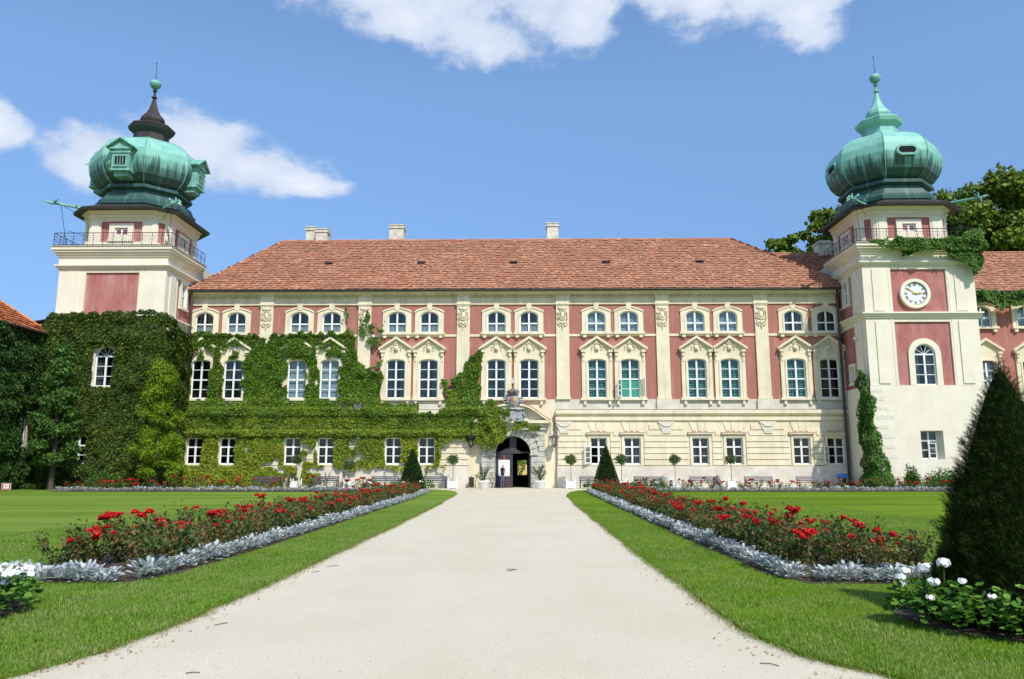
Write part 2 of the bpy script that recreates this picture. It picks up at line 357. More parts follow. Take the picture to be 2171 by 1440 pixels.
def piece(name, x0, x1, y0, y1, z0, z1, m, parent):
    if m.name not in _cube:
        b = MB(); b.box(-.5, .5, -.5, .5, -.5, .5); _cube[m.name] = b.mesh('block_' + m.name, m)
    return link(name, _cube[m.name], parent, ((x0 + x1) / 2, (y0 + y1) / 2, (z0 + z1) / 2), 0, (x1 - x0, y1 - y0, z1 - z0))
def npmesh(name, V, faces, m):
    """V: (N,k,3) vertices of N copies of a small template, faces: template polygons of equal size"""
    Nn, k, _ = V.shape; F = np.array(faces, dtype=np.int32); nf, fs = F.shape
    me = bpy.data.meshes.new(name)
    me.vertices.add(Nn * k); me.vertices.foreach_set('co', V.reshape(-1).astype(np.float32))
    idx = (F[None] + (np.arange(Nn) * k)[:, None, None]).reshape(-1)
    me.loops.add(len(idx)); me.loops.foreach_set('vertex_index', idx.astype(np.int32))
    me.polygons.add(Nn * nf); me.polygons.foreach_set('loop_start', (np.arange(Nn * nf) * fs).astype(np.int32))
    me.materials.append(m); me.update(calc_edges=True); return me
LEAF = (np.array([(0, 0, 0), (-.36, .45, .10), (0, 1, -.05), (.36, .45, .10)]), [(0, 2, 1), (0, 3, 2)])
NARROW = (np.array([(0, 0, 0), (-.13, .45, .04), (0, 1, -.05), (.13, .45, .04)]), [(0, 2, 1), (0, 3, 2)])
BLADE = (np.array([(-.07, 0, 0), (.07, 0, 0), (0, 1, .25)]), [(0, 1, 2)])
def _lobed():
    v = [(0, 0, 0)]; 
    pts = [(-.05, .25), (-.22, .38), (-.08, .42), (-.30, .62), (-.09, .62), (-.24, .88), (-.06, .84), (0, 1.08)]
    right = [(-x, y) for x, y in pts[:-1]][::-1]
    v += [(x, y, .02 + .12 * abs(x) - .12 * y * y) for x, y in pts + right]
    v += [(0, .45, 0), (0, .75, -.05)]
    n = len(pts + right); f = []
    for i in range(1, n): f.append((0 if v[i][1] < .4 and v[i + 1][1] < .4 else (n + 1 if max(v[i][1], v[i + 1][1]) < .7 else n + 2), i + 1, i))
    f += [(0, n + 1, 3), (0, n - 2, n + 1), (n + 1, n + 2, 5), (n + 1, n - 4, n + 2)]
    return np.array(v), f
LOBED = _lobed()
def unit(a): return a / np.maximum(np.linalg.norm(a, axis=-1, keepdims=True), 1e-6)
def leaves(name, P, D, Nn, size, m, tpl=LEAF):
    """P points, D direction each leaf grows in, Nn facing normal"""
    D = unit(D); S = unit(np.cross(D, Nn)); C = unit(np.cross(S, D))
    T, f = tpl; size = np.broadcast_to(np.asarray(size, float), (len(P),))[:, None, None]
    V = P[:, None] + size * (S[:, None] * T[None, :, 0:1] + D[:, None] * T[None, :, 1:2] + C[:, None] * T[None, :, 2:3])
    return npmesh(name, V, f, m)
def inpoly(x, y, poly):
    r = np.zeros(len(x), bool); n = len(poly)
    for i in range(n):
        x0, y0 = poly[i]; x1, y1 = poly[(i + 1) % n]
        if y0 == y1: continue
        r ^= ((y0 > y) != (y1 > y)) & (x < (x1 - x0) * (y - y0) / (y1 - y0) + x0)
    return r
def vnoise(x, y, s, seed=0):
    """smooth value noise in numpy"""
    g = np.random.default_rng(seed).random((128, 128)); x = x / s + 40; y = y / s + 40
    xi = np.floor(x).astype(int); yi = np.floor(y).astype(int); fx = x - xi; fy = y - yi; fx = fx * fx * (3 - 2 * fx); fy = fy * fy * (3 - 2 * fy)
    q = lambda a, b: g[a % 128, b % 128]
    return (q(xi, yi) * (1 - fx) + q(xi + 1, yi) * fx) * (1 - fy) + (q(xi, yi + 1) * (1 - fx) + q(xi + 1, yi + 1) * fx) * fy

def arch(w_, spring, rise, n=10, inset=0.0, z0=0.0):
    h = w_ / 2 - inset; rs = max(rise - inset, 0.001) if rise > .02 else 0
    pts = [(-h, z0), (-h, spring)]
    for i in range(1, n): t = math.pi * (1 - i / n); pts.append((h * math.cos(t), spring + rs * math.sin(t)))
    if rise <= .02: pts = [(-h, z0), (-h, spring)] + [(h * math.cos(math.pi * (1 - i / n)), spring) for i in range(1, n)]
    pts += [(h, spring), (h, z0)]
    if inset and rise <= .02: pts = [(x, z if i in (0, len(pts) - 1) else z - inset) for i, (x, z) in enumerate(pts)]
    return pts

# ------------------------------------------------------------------ windows (shared meshes)
WK = dict(first=dict(w=1.45, sp=2.82, rise=.22, rows=[.72, 1.47, 2.25], thick=1.47), second=dict(w=1.45, sp=1.22, rise=.46, rows=[.72], thick=.72),
          ground=dict(w=1.26, sp=2.0, rise=0, rows=[.64, 1.30], thick=1.30), tower=dict(w=1.5, sp=2.2, rise=.75, rows=[.75, 1.48, 2.2], thick=2.2),
          small=dict(w=.62, sp=1.15, rise=0, rows=[.6], thick=9), side=dict(w=.9, sp=1.75, rise=0, rows=[.9], thick=.9), drum=dict(w=1.0, sp=.55, rise=0, rows=[], thick=9),
          slim=dict(w=.9, sp=2.1, rise=0, rows=[.7, 1.4], thick=1.4))
_wm = {}
def wmeshes(k):
    if k in _wm: return _wm[k]
    q = WK[k]; W_, sp, rise = q['w'], q['sp'], q['rise']; fr = MB(); t = .085
    fr.ring(arch(W_, sp, rise, inset=t, z0=t), arch(W_ + .04, sp, rise + .02 if rise else 0), .02, .10)
    fr.box(-W_ / 2 + t, W_ / 2 - t, .02, .10, 0, t)
    fr.box(-.065, .065, 0, .09, t, sp + rise - t if k != 'tower' else sp)
    for z in q['rows']:
        h = .05 if abs(z - q['thick']) < .01 else .022
        fr.box(-W_ / 2 + t, W_ / 2 - t, .015 if h > .04 else .03, .085, z - h, z + h)
    if k == 'tower':
        for a in (0, 36, 72, 108, 144, 180):
            c, s_ = math.cos(R(a)), math.sin(R(a))
            if 0 < a < 180: fr.tube([(0, .05, sp), (c * .68, .05, sp + s_ * .68)], .022, 4)
    panes = []
    zs = [t] + q['rows'] + [sp + rise * .85 - (0 if rise else t)]
    for z0, z1 in zip(zs, zs[1:]):
        for x0, x1 in ((-W_ / 2 + t, -.06), (.06, W_ / 2 - t)): panes.append((x0, x1, z0, z1))
    room = MB(); W2 = W_ / 2 + .3
    room.add([(-W2, .14, -.1), (W2, .14, -.1), (W2, 1.2, -.1), (-W2, 1.2, -.1), (-W2, .14, sp + rise + .1), (W2, .14, sp + rise + .1), (W2, 1.2, sp + rise + .1), (-W2, 1.2, sp + rise + .1)],
             [(0, 1, 2, 3), (4, 7, 6, 5), (3, 2, 6, 7), (0, 3, 7, 4), (1, 5, 6, 2)])
    bal = MB()
    for i in range(13): x = -W_ / 2 + .12 + (W_ - .24) * i / 12; bal.box(x - .03, x + .03, .13, .16, .05, .66)
    bal.box(-W_ / 2, W_ / 2, .12, .17, .661, .75)
    cu = MB(); n = 14
    for sgn, a, b in ((1, 0, .30), (-1, 0, .30)):
        for i in range(8):
            xa = W_ * (.5 - b * i / 8); xb = W_ * (.5 - b * (i + 1) / 8); ya = .26 + .03 * (i % 2); yb = .26 + .03 * ((i + 1) % 2)
            cu.add([(sgn * xa, ya, 0), (sgn * xb, yb, 0), (sgn * xb, yb, sp + rise), (sgn * xa, ya, sp + rise)], [(0, 1, 2, 3)])
    full = MB()
    for i in range(20):
        xa = -W_ / 2 + W_ * i / 20; xb = xa + W_ / 20
        full.add([(xa, .22 + .03 * (i % 2), 0), (xb, .22 + .03 * ((i + 1) % 2), 0), (xb, .22 + .03 * ((i + 1) % 2), sp + rise), (xa, .22 + .03 * (i % 2), sp + rise)], [(0, 1, 2, 3)])
    sh = MB(); nz = int((sp + rise) / .19)
    for i in range(nz): z = .08 + i * .19; sh.add([(-W_ / 2, .22, z), (W_ / 2, .22, z), (W_ / 2, .30, z + .15), (-W_ / 2, .30, z + .15)], [(0, 1, 2, 3)])
    for x in (-W_ / 2 + .08, -.3, .3, W_ / 2 - .08): sh.box(x - .03, x + .03, .19, .215, 0, sp + rise)
    _wm[k] = dict(frame=fr.mesh(k + '_window_frame', WHITE), panes=panes, room=room.mesh('room_shell', DARK), bal=bal.mesh('balusters', WHITE), cur=cu.mesh('curtain', CURT),
                  gcur=cu.mesh('curtain_green', GCURT), full=full.mesh('curtain_full', BLUEGREY), shut=sh.mesh('shutter', TEAL), half=None)
    return _wm[k]
_pane = {}
def window(k, parent, x, y, z, rot=0.0, extra='cur', skip=()):
    q = wmeshes(k); o = link('window', q['frame'], parent, (x, y, z), rot)
    for i, (x0, x1, z0, z1) in enumerate(q['panes']):
        if i in skip: continue
        key = (k, i)
        if key not in _pane:
            b = MB(); b.box(x0, x1, .05, .056, z0, z1); _pane[key] = b.mesh('pane', GLASS)
        link('pane', _pane[key], o, rot=(random.uniform(-.005, .005), 0, random.uniform(-.006, .006)))
    link('room_recess', q['room'], o)
    if extra in ('bal', 'cur', 'gcur', 'full', 'shut'):
        link({'bal': 'balustrade', 'cur': 'curtain', 'gcur': 'curtain', 'full': 'curtain', 'shut': 'shutter'}[extra], q[extra], o)
        if extra == 'bal': link('curtain', q['gcur'], o)
    return o
def casement(parent, x, y, z, w_, h, ang, m=WHITE):
    """an open window leaf hinged at x"""
    b = MB(); t = .07
    b.box(0, w_, 0, .05, 0, t); b.box(0, w_, 0, .05, h - t, h); b.box(0, t, 0, .05, t, h - t); b.box(w_ - t, w_, 0, .05, t, h - t)
    for i in (1, 2): b.box(t, w_ - t, .01, .04, h * i / 3 - .02, h * i / 3 + .02)
    o = link('open_casement', b.mesh('open_casement', m), parent, (x, y, z), R(ang))
    g = MB(); g.box(t, w_ - t, .02, .026, t, h - t); link('pane', g.mesh('pane', GLASS), o)

# ------------------------------------------------------------------ relief pieces
def build_cartouche():
    b = MB(); ring = [(.26 * math.cos(t), 1.15 + .38 * math.sin(t)) for t in [2 * math.pi * i / 16 for i in range(17)]]
    b.tube([(x, -.05, z) for x, z in ring], .05, 5); b.blob((0, -.03, 1.15), (.2, .06, .3))
    b.blob((0, -.07, 1.68), (.14, .1, .13)); b.tube([(-.34, -.03, 1.78), (-.2, -.1, 1.64), (0, -.08, 1.60), (.2, -.1, 1.64), (.34, -.03, 1.78)], .05, 5)
    for s in (-1, 1):
        b.tube([(s * .30, -.03, 1.5), (s * .40, -.08, 1.35), (s * .34, -.06, 1.15), (s * .40, -.08, .95), (s * .28, -.05, .75)], .045, 5)
        b.tube([(s * .36, -.03, .72), (s * .38, -.06, .50), (s * .22, -.08, .30), (s * .06, -.06, .42)], .04, 5); b.blob((s * .18, -.05, .56), (.1, .07, .08))
    b.blob((0, -.06, .52), (.12, .1, .14)); b.blob((0, -.05, .25), (.08, .07, .12)); b.blob((0, -.04, .06), (.04, .05, .1))
    return b.mesh('carved_cartouche', CREAM, True)
CART = build_cartouche()
def build_keydecor():
    b = MB(); b.tube([(.22 * math.cos(t), -.05, .45 + .2 * math.sin(t)) for t in [2 * math.pi * i / 12 for i in range(13)]], .04, 5)
    b.blob((0, -.05, .45), (.15, .07, .14)); b.prism([(-.12, -.25), (.12, -.25), (.17, .18), (-.17, .18)], -.08, .02)
    for s in (-1, 1):
        b.tube([(s * .22, -.05, .55), (s * .42, -.06, .50), (s * .46, -.05, .36), (s * .34, -.05, .34)], .04, 5)
        b.tube([(s * .24, -.04, .2), (s * .38, -.06, .1), (s * .36, -.04, -.15)], .035, 5)
    return b.mesh('carved_window_crest', CREAM, True)
KEYD = build_keydecor()
def surround_first(mb):
    sp, rise, w_ = 2.82, .22, 1.45
    inn = arch(w_, sp, rise); n = len(inn)
    mid = [(x * (1.45 / w_) * 1.0 + (.13 if x > 0 else -.13 if x < 0 else 0), z + (.13 if 0 < i < n - 1 else 0)) for i, (x, z) in enumerate(inn)]
    mb.ring(inn, mid, -.15, .25)
    out_ = [(-1.18, 0), (-1.18, sp)] + [(-1.18 + 2.36 * i / 10, 3.72) for i in range(1, 10)] + [(1.18, sp), (1.18, 0)]
    out_[1] = (-1.18, 3.72); out_[-2] = (1.18, 3.72)
    mb.ring(mid, out_, -.09, .10)
    for s in (-1, 1):
        mb.box(s * 1.05 - .13, s * 1.05 + .13, -.13, -.088, 0, 2.9)
        mb.box(s * 1.05 - .09, s * 1.05 + .09, -.26, -.09, 3.25, 3.55); mb.box(s * 1.05 - .07, s * 1.05 + .07, -.18, -.09, 2.85, 3.25)
        mb.box(s * 1.05 - .17, s * 1.05 + .17, -.33, -.09, 3.55, 3.72)
        a, c = (s * 1.36, 3.72), (0, 4.62); a2, c2 = (s * 1.36, 3.90), (0, 4.82)
        pts = [a, c, c2, a2] if s < 0 else [c, a, a2, c2]
        mb.prism(pts, -.36, -.02)
        pts = [(s * 1.30, 3.62), (s * .05, 4.50), (s * .05, 4.64), (s * 1.30, 3.74)]
        if s > 0: pts = pts[::-1]
        mb.prism(pts, -.24, -.02)
    mb.prism([(-1.25, 3.70), (1.25, 3.70), (0, 4.6)], -.10, -.01)
    mb.box(-1.3, 1.3, -.26, .1, -.17, -.002)
def surround_second(mb):
    sp, rise, w_ = 1.22, .46, 1.45; inn = arch(w_, sp, rise); n = len(inn)
    mid = [(x + (.10 if x > 0.01 else -.10 if x < -.01 else 0), z + (.10 if 0 < i < n - 1 else 0)) for i, (x, z) in enumerate(inn)]
    mb.ring(inn, mid, -.12, .25)
    out_ = [(-1.12, 0), (-1.12, 1.62)] + [(-.95 + 1.9 * i / 10, 1.62 + .36 * math.sin(math.pi * (.08 + .84 * i / 10))) for i in range(1, 10)] + [(1.12, 1.62), (1.12, 0)]
    mb.ring(mid, out_, -.08, .10)
    mb.prism([(-.17, 1.80), (.17, 1.80), (.22, 2.32), (-.22, 2.32)], -.15, .0)
    mb.prism([(-1.16, 1.60), (-.85, 1.74), (-.2, 1.96), (-.2, 2.06), (-.9, 1.86), (-1.16, 1.72)], -.14, -.07)
    mb.prism([(1.16, 1.60), (1.16, 1.72), (.9, 1.86), (.2, 2.06), (.2, 1.96), (.85, 1.74)], -.14, -.07)
    mb.box(-1.22, 1.22, -.26, .1, -.17, -.002)
    for s in (-1, 1): mb.box(s * .92 - .13, s * .92 + .13, -.20, .02, -.42, -.172)
b = MB(); surround_first(b); S1 = b.mesh('window_surround_pedimented', CREAM)
b = MB(); surround_second(b); S2 = b.mesh('window_surround_arched', CREAM)
b = MB()
inn = arch(1.26, 2.0, 0, z0=0.0); out_ = [(x * 1.32 if abs(x) > .6 else x, z + (.16 if z > .5 else 0)) for x, z in inn]; out_ = [(max(-.80, min(.80, x * 1.3)), (2.16 if 0 < i < len(inn) - 1 else 0)) for i, (x, z) in enumerate(inn)]
b.ring(inn, out_, -.10, .30); b.box(-.80, .80, -.13, .3, -.10, -.002)
SG = b.mesh('window_surround_plain', CREAM)
b = MB(); b.box(-.95, .95, -.26, .0, 2.27, 2.37); b.box(-.9, .9, -.18, 0, 2.17, 2.27); SGL = b.mesh('lintel', CREAM)
b = MB(); b.box(-.97, .97, -.28, .0, 2.372, 2.40); SGT = b.mesh('lintel_cap', TERRA)
b = MB()
for s in (-1, 0, 1):
    b.prism([(s * .42 - .15, 2.5), (s * .42 + .15, 2.5), (s * .62 + .20, 3.15), (s * .62 - .20, 3.15)], -.05, .0)
SGV = b.mesh('keystone_group', CREAM)

# ------------------------------------------------------------------ roof tiles
def tile_roof(parent, eL, eR, rL, rR, m, tw=.21, te=.17, jitter=.012, seed=1, lift=.035):
    r_ = np.random.default_rng(seed); eL, eR, rL, rR = map(lambda p: np.array(p, float), (eL, eR, rL, rR))
    s0 = unit(eR - eL); nrm = unit(np.cross(eR - eL, rL - eL)); up = unit(np.cross(nrm, s0))
    H_ = float(np.dot(rL - eL, up)); n = int(H_ / te); P = []
    for i in range(n):
        t = i * te / H_; a = eL + (rL - eL) * t; c = eR + (rR - eR) * t; w_ = np.linalg.norm(c - a); k = int(w_ / tw)
        u = (np.arange(k) + .25 + .5 * (i % 2)) * tw; P.append(a + s0 * u[:, None])
    P = np.concatenate(P); k = len(P); L_ = te * 1.5
    sag = (vnoise(P[:, 0], P[:, 1] * 1.5, 1.6, seed) - .5) * .05
    P = P + nrm * (sag + r_.normal(0, jitter * .5, k))[:, None] + up * r_.normal(0, jitter, k)[:, None]
    T = np.array([(-.47, 0, lift), (.47, 0, lift), (.47, 1, .004), (-.47, 1, .004), (-.47, 0, .0), (.47, 0, .0)])
    tl = r_.normal(0, .25, k)
    V = P[:, None] + T[None, :, 0:1] * tw * s0 + T[None, :, 1:2] * L_ * up + (T[None, :, 2:3] * (1 + tl[:, None, None] * (T[None, :, 1:2] < .5)) + .02) * nrm
    me = npmesh('roof_tile', V, [(0, 1, 2, 3), (4, 5, 1, 0)], m); me.materials.append(TEDGE); me.polygons.foreach_set('material_index', np.tile([0, 1], k).astype(np.int32))
    return link('roof_tile', me, parent, kind='stuff')
def quad(parent, name, pts, m):
    b = MB(); b.add(pts, [tuple(range(len(pts)))]); return link(name, b.mesh(name, m), parent)

# ------------------------------------------------------------------ the palace
ZB = -.09
pal = thing('palace', 'long cream and red palace front with tiled hip roof between the two domed towers', 'palace', (0, 0, ZB))
BAYS = [-23.98, -16.46, -8.78, -.98, 6.80, 14.48, 22.08]; OFF = 1.27
PIL = [-20.32, -12.58, -4.84, 2.91, 10.66, 18.32]
xL, xR = -26.4, 24.4
wx = [c + s * OFF for c in BAYS for s in (-1, 1)]
b = MB()
holes = [(x - .74, x + .74, 6.86, 9.95) for x in wx] + [(x - .74, x + .74, 12.0, 13.72) for x in wx]
b.sheet(xL, xR, 6.77, 14.2, 0, holes)
link('upper_wall', b.mesh('upper_wall', RED), pal)
b = MB()
gx = [x for x in wx if not (-4.5 < x < 2.3)]
b.sheet(xL, -4.3, 1.75, 5.9, -.30, [(x - .64, x + .64, 1.83, 3.86) for x in gx]); b.sheet(2.4, xR, 1.75, 5.9, -.30, [(x - .64, x + .64, 1.83, 3.86) for x in gx])
b.sheet(-4.3, 2.4, 0, 6.77, 0, [(-2.31, .37, -1, 3.97)]); b.sheet(xL, -4.3, 5.9, 6.77, 0); b.sheet(2.4, xR, 5.9, 6.77, 0)
b.add([(-4.3, -.3, 0), (-4.3, 0, 0), (-4.3, 0, 5.9), (-4.3, -.3, 5.9)], [(0, 1, 2, 3)]); b.add([(2.4, -.3, 0), (2.4, 0, 0), (2.4, 0, 5.9), (2.4, -.3, 5.9)], [(3, 2, 1, 0)])
b.box(xL, xR, -.02, .5, 14.2, 15.1)
link('lower_wall', b.mesh('lower_wall', CREAM), pal)
b = MB(); b.box(xL, -4.28, -.40, -.1, -.3, 1.73); b.box(2.38, xR, -.40, -.1, -.3, 1.73)
for a, c in ((xL, -4.28), (2.38, xR)): pass
link('plinth', b.mesh('plinth', STONE), pal)
b = MB(); b.box(xL, -4.28, -.05, .1, 5.96, 6.765); b.box(2.38, xR, -.05, .1, 5.96, 6.765)
for p in PIL:
    if p != 2.91: b.box(p - .62, p + .62, -.22, 0, 5.961, 6.76)
link('parapet_band', b.mesh('parapet_band', STONE), pal)
b = MB()
for a, c in ((xL, -4.2), (2.3, xR)):
    b.box(a, c, -.42, .0, 5.14, 5.40); b.box(a, c, -.52, .0, 5.65, 5.95); b.box(a, c, -.46, -.2, 5.56, 5.649)
link('string_course', b.mesh('string_course', CREAM), pal)
b = MB(); b.box(xL, -4.2, -.54, .0, 5.952, 5.975); b.box(2.3, xR, -.54, 0, 5.952, 5.975); link('ledge_flashing', b.mesh('ledge_flashing', mat('ledge_lead', (.20, .19, .17), (.3, .28, .25), 3)), pal)
# entablature with dentils, belt, soffit, gutter
b = MB(); b.box(xL, xR, -.10, 0, 14.22, 14.42); b.box(xL, xR, -.15, -.04, 14.42, 14.47)
b.box(xL, xR, -.16, -.02, 14.80, 14.84); b.box(xL, xR, -.34, -.02, 14.98, 15.10); b.box(xL, xR, -.60, -.02, 15.10, 15.24)
link('cornice', b.mesh('cornice', CREAM), pal)
nD = int((xR - xL) / .2); c_ = np.arange(nD) * .2 + xL + .1
T = np.array([(x, y, z) for x in (-.055, .055) for y in (-.26, -.021) for z in (14.86, 14.97)])
link('dentil', npmesh('dentil', np.stack([c_, 0 * c_, 0 * c_], 1)[:, None] + T[None], [(0, 4, 5, 1), (0, 2, 6, 4), (4, 6, 7, 5), (0, 1, 3, 2)], CREAM), pal, kind='stuff')
b = MB()
edges = [xL] + [e for p in PIL for e in (p - .5, p + .5)] + [xR]
for i in range(0, len(edges), 2): b.box(edges[i], edges[i + 1], -.06, .02, 11.68, 11.86)
link('belt_course', b.mesh('belt_course', CREAM), pal)
b = MB(); b.tube([(xL - .1, -.72, 15.27), (xR, -.72, 15.27)], .10, 8); b.box(xL, xR, -.66, -.1, 15.242, 15.30); link('gutter', b.mesh('gutter', LEAD), pal)
bp = MB(); bp.box(-.5, .5, -.16, 0, 6.77, 14.1); bp.box(-.55, .55, -.20, 0, 14.1, 14.2); bp.box(-.6, .6, -.25, 0, 14.2, 14.3); bp.box(-.52, .52, -.21, 0, 14.30, 15.09); bp.box(-.56, .56, -.2, 0, 6.771, 6.95)
PILM = bp.mesh('pilaster', CREAM)
for p in PIL:
    o = link('pilaster', PILM, pal, (p, 0, 0)); link('carved_capital', CART, o, (0, -.16, 12.2))
for i, x in enumerate(wx):
    bay = i // 2
    window('second', pal, x, .02, 12.0, extra='bal' if bay < 4 else ('full' if bay in (4, 5) else 'cur'))
    o = link('window_surround', S2, pal, (x, 0, 12.0))
    ex = 'gcur' if bay < 4 else 'shut'
    if i in (2 * 6 + 1,): ex = 'cur'
    if i == 9: window('first', pal, x, .02, 6.86, extra='shut', skip=(0, 1, 2, 3))
    else: window('first', pal, x, .02, 6.86, extra=('full' if i in (2, 3) else 'none' if i in (0, 13, 7) else ex))
    o = link('window_surround', S1, pal, (x, 0, 6.86)); link('carved_crest', KEYD, o, (0, -.12, 3.9))
    for s in (-1, 1):
        piece('sill_bracket', x + s * .95 - .1, x + s * .95 + .1, -.2, -.04, 6.35, 6.68, CREAM, pal)
# the open window with the green blind
casement(pal, 8.07 - .72, -.16, 6.95, .68, 1.35, -120); casement(pal, 8.07 + .72, -.10, 6.95, .68, 1.35, -62)
b = MB(); b.add([(-.66, -.02, .1), (.66, .0, .08), (.62, .03, 1.42), (-.62, .0, 1.42)], [(0, 1, 2, 3)]); link('blind', b.mesh('blind', mat('green_blind', (.02, .22, .15), (.03, .30, .2), 4, .5)), pal, (8.07, .08, 6.86))
for i, x in enumerate(gx):
    window('ground', pal, x, -.18, 1.84, extra='cur' if i in (7, 8) else 'none', skip=(0, 2) if abs(x - 5.53) < .1 or abs(x - 23.35) < .1 else ())
    link('window_surround', SG, pal, (x, -.30, 1.84)); link('lintel', SGL, pal, (x, -.30, 1.84)); link('lintel_cap', SGT, pal, (x, -.30, 1.84)); link('keystone_group', SGV, pal, (x, -.30, 1.84))
casement(pal, 5.53 - .62, -.40, 1.9, .58, 1.30, -150); casement(pal, 23.35 - .62, -.40, 1.9, .58, 1.30, -140)
# rusticated courses: one raised plaster band each
for (a0, a1) in ((xL, -4.3), (2.4, xR)):
    ws = [x for x in gx if a0 < x < a1]; pc = sorted([a0] + [e for x in ws for e in (x - .86, x + .86)] + [a1])
    for k in range(7):
        z0 = 1.78 + k * .445; z1 = z0 + .375
        segs = [(pc[j], pc[j + 1]) for j in range(0, len(pc), 2)]
        for (u, v) in segs:
            if k >= 5: u, v = u + (.25 if u in pc[1:] else 0) + (k - 5) * .15, v - (.25 if v in pc[:-1] else 0) - (k - 5) * .15
            if v - u < .25: continue
            for (p0, p1) in [(u, v)]:
                piece('plaster_course', p0 + .03, p1 - .03, -.385, -.299, z0, z1, CREAM, pal)
b = MB(); b.prism([(-.62, .9), (-.5, .55), (-.35, .2), (-.3, 0), (.3, 0), (.35, .2), (.5, .55), (.62, .9)], -.10, 0); b.tube([(-.5, -.1, .8), (-.2, -.12, .55), (.2, -.12, .55), (.5, -.1, .8)], .05, 5)
CONS = b.mesh('console_block', STONE)
for p in PIL:
    if p > 2 or p < -5: link('console_block', CONS, pal, (p, -.345, 4.15))
# roof
EY, EZ, RY, RZ = -.78, 15.30, 6.3, 21.33
rl, rr = -21.4, 18.0
e1, e2 = (xL - .1, EY, EZ), (xR + 1.2, EY, EZ); r1, r2 = (rl, RY, RZ), (rr, RY, RZ)
b1, b2 = (xL - .1, 13.4, EZ), (xR + 1.2, 13.4, EZ)
b = MB(); b.add([e1, e2, r2, r1, b1, b2], [(0, 1, 2, 3), (0, 3, 4), (3, 2, 5, 4), (2, 1, 5)]); link('roof_deck', b.mesh('roof_deck', TILE), pal)
tile_roof(pal, e1, e2, r1, r2, TILE, te=.33, lift=.085, seed=3); tile_roof(pal, b1, e1, r1, r1, TILE, te=.33, lift=.085, seed=4); tile_roof(pal, e2, b2, r2, r2, TILE, te=.33, lift=.085, seed=5)
b = MB()
def ridge(b, p, q, step=.38, r=.13):
    p, q = Vector(p), Vector(q); n = int((q - p).length / step)
    for i in range(n):
        a = p + (q - p) * (i / n); c = p + (q - p) * ((i + 1.08) / n); b.tube([a, c], [r, r * .82], 6, caps=False)
up = Vector((0, 0, .03))
ridge(b, Vector(r1) + up, Vector(r2) + up); ridge(b, Vector(e1) + up, Vector(r1) + up); ridge(b, Vector(e2) + up, Vector(r2) + up)
link('ridge_tile', b.mesh('ridge_tile', TILE), pal, kind='stuff')
b = MB()
for x in (-11.3, 9.85): 
    b.tube([(x, EY, EZ + .1), (x + .05, RY, RZ + .08)], .05, 5)
link('roof_seam', b.mesh('roof_seam', mat('seam_mortar', (.22, .13, .10), (.34, .2, .15), 4)), pal)
sl = math.atan2(RZ - EZ, RY - EY)
b = MB(); b.box(-.28, .28, -.02, .4, .0, .16); b.box(-.33, .33, -.05, .45, .16, .20); b.box(-.2, .2, -.03, -.021, .03, .13, 1)
VT = b.mesh('roof_vent', [LEAD, DARK])
for x in (-16.3, -8.6, -.95, 6.7, 14.4): link('roof_vent', VT, pal, (x, 2.55, EZ + (2.55 - EY) * math.tan(sl) + .05), (sl * .6, 0, 0))
# chimneys
def chimney(x0, x1, y0, z0, z1):
    b = MB(); b.box(x0, x1, y0, y0 + 1.1, z0, z1 - .35); b.box(x0 - .08, x1 + .08, y0 - .08, y0 + 1.18, z1 - .35, z1 - .22); b.box(x0 + .02, x1 - .02, y0 + .02, y0 + 1.08, z1 - .22, z1 - .08); b.box(x0 - .05, x1 + .05, y0 - .05, y0 + 1.15, z1 - .08, z1)
    c = link('chimney', b.mesh('chimney', CHIM), pal)
    f = MB()
    for u in (.28, .72): f.box(x0 + (x1 - x0) * u - .13, x0 + (x1 - x0) * u + .13, y0 + .3, y0 + .8, z1 + .001, z1 + .10)
    link('flue', f.mesh('flue', DARK), c)
chimney(-19.6, -18.8, 6.9, 20, 22.9); chimney(-18.5, -17.5, 6.2, 20, 22.5); chimney(-12.05, -10.8, 6.6, 20, 22.95); chimney(1.95, 2.95, 6.6, 20, 23.05)
# body: sides, back, passage through the gate
b = MB(); b.box(xL, xR, 12.4, 12.8, -.2, 15.2); b.add([(xL, .0, 0), (xL, 12.5, 0), (xL, 12.5, 15.2), (xL, 0, 15.2)], [(0, 1, 2, 3)])
b2_ = MB(); b2_.sheet(xL, -.76, -.2, 15.2, 12.5); b2_.sheet(.11, xR, -.2, 15.2, 12.5); b2_.sheet(-.76, .11, 2.25, 15.2, 12.5); b2_.sheet(-.76, .11, -.2, .92, 12.5)
b2_.add([(xL, .0, 0), (xL, 12.5, 0), (xL, 12.5, 15.2), (xL, 0, 15.2)], [(0, 1, 2, 3)]); b2_.add([(xR + 1, .0, 0), (xR + 1, 12.5, 0), (xR + 1, 12.5, 15.2), (xR + 1, 0, 15.2)], [(0, 1, 2, 3)])
link('back_wall', b2_.mesh('back_wall', CREAM), pal)
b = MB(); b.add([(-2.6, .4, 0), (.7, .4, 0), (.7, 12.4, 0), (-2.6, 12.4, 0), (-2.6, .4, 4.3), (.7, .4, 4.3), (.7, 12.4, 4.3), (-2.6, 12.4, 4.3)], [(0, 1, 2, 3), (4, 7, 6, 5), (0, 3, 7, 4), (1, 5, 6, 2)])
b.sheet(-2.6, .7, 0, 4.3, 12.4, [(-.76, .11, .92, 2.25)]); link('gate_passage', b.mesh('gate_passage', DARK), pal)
# gate portal
b = MB(); gi = arch(2.66, 2.62, 1.33, 16); T0 = Matrix.Translation((-.97, 0, 0)); b.T = T0
b.ring([(x, z) for x, z in gi], [(x * 1.0, z) for x, z in arch(2.72, 2.62, 1.36, 16)], -.10, .45)
link('gate_reveal', b.mesh('gate_reveal', GREYSTONE), pal)
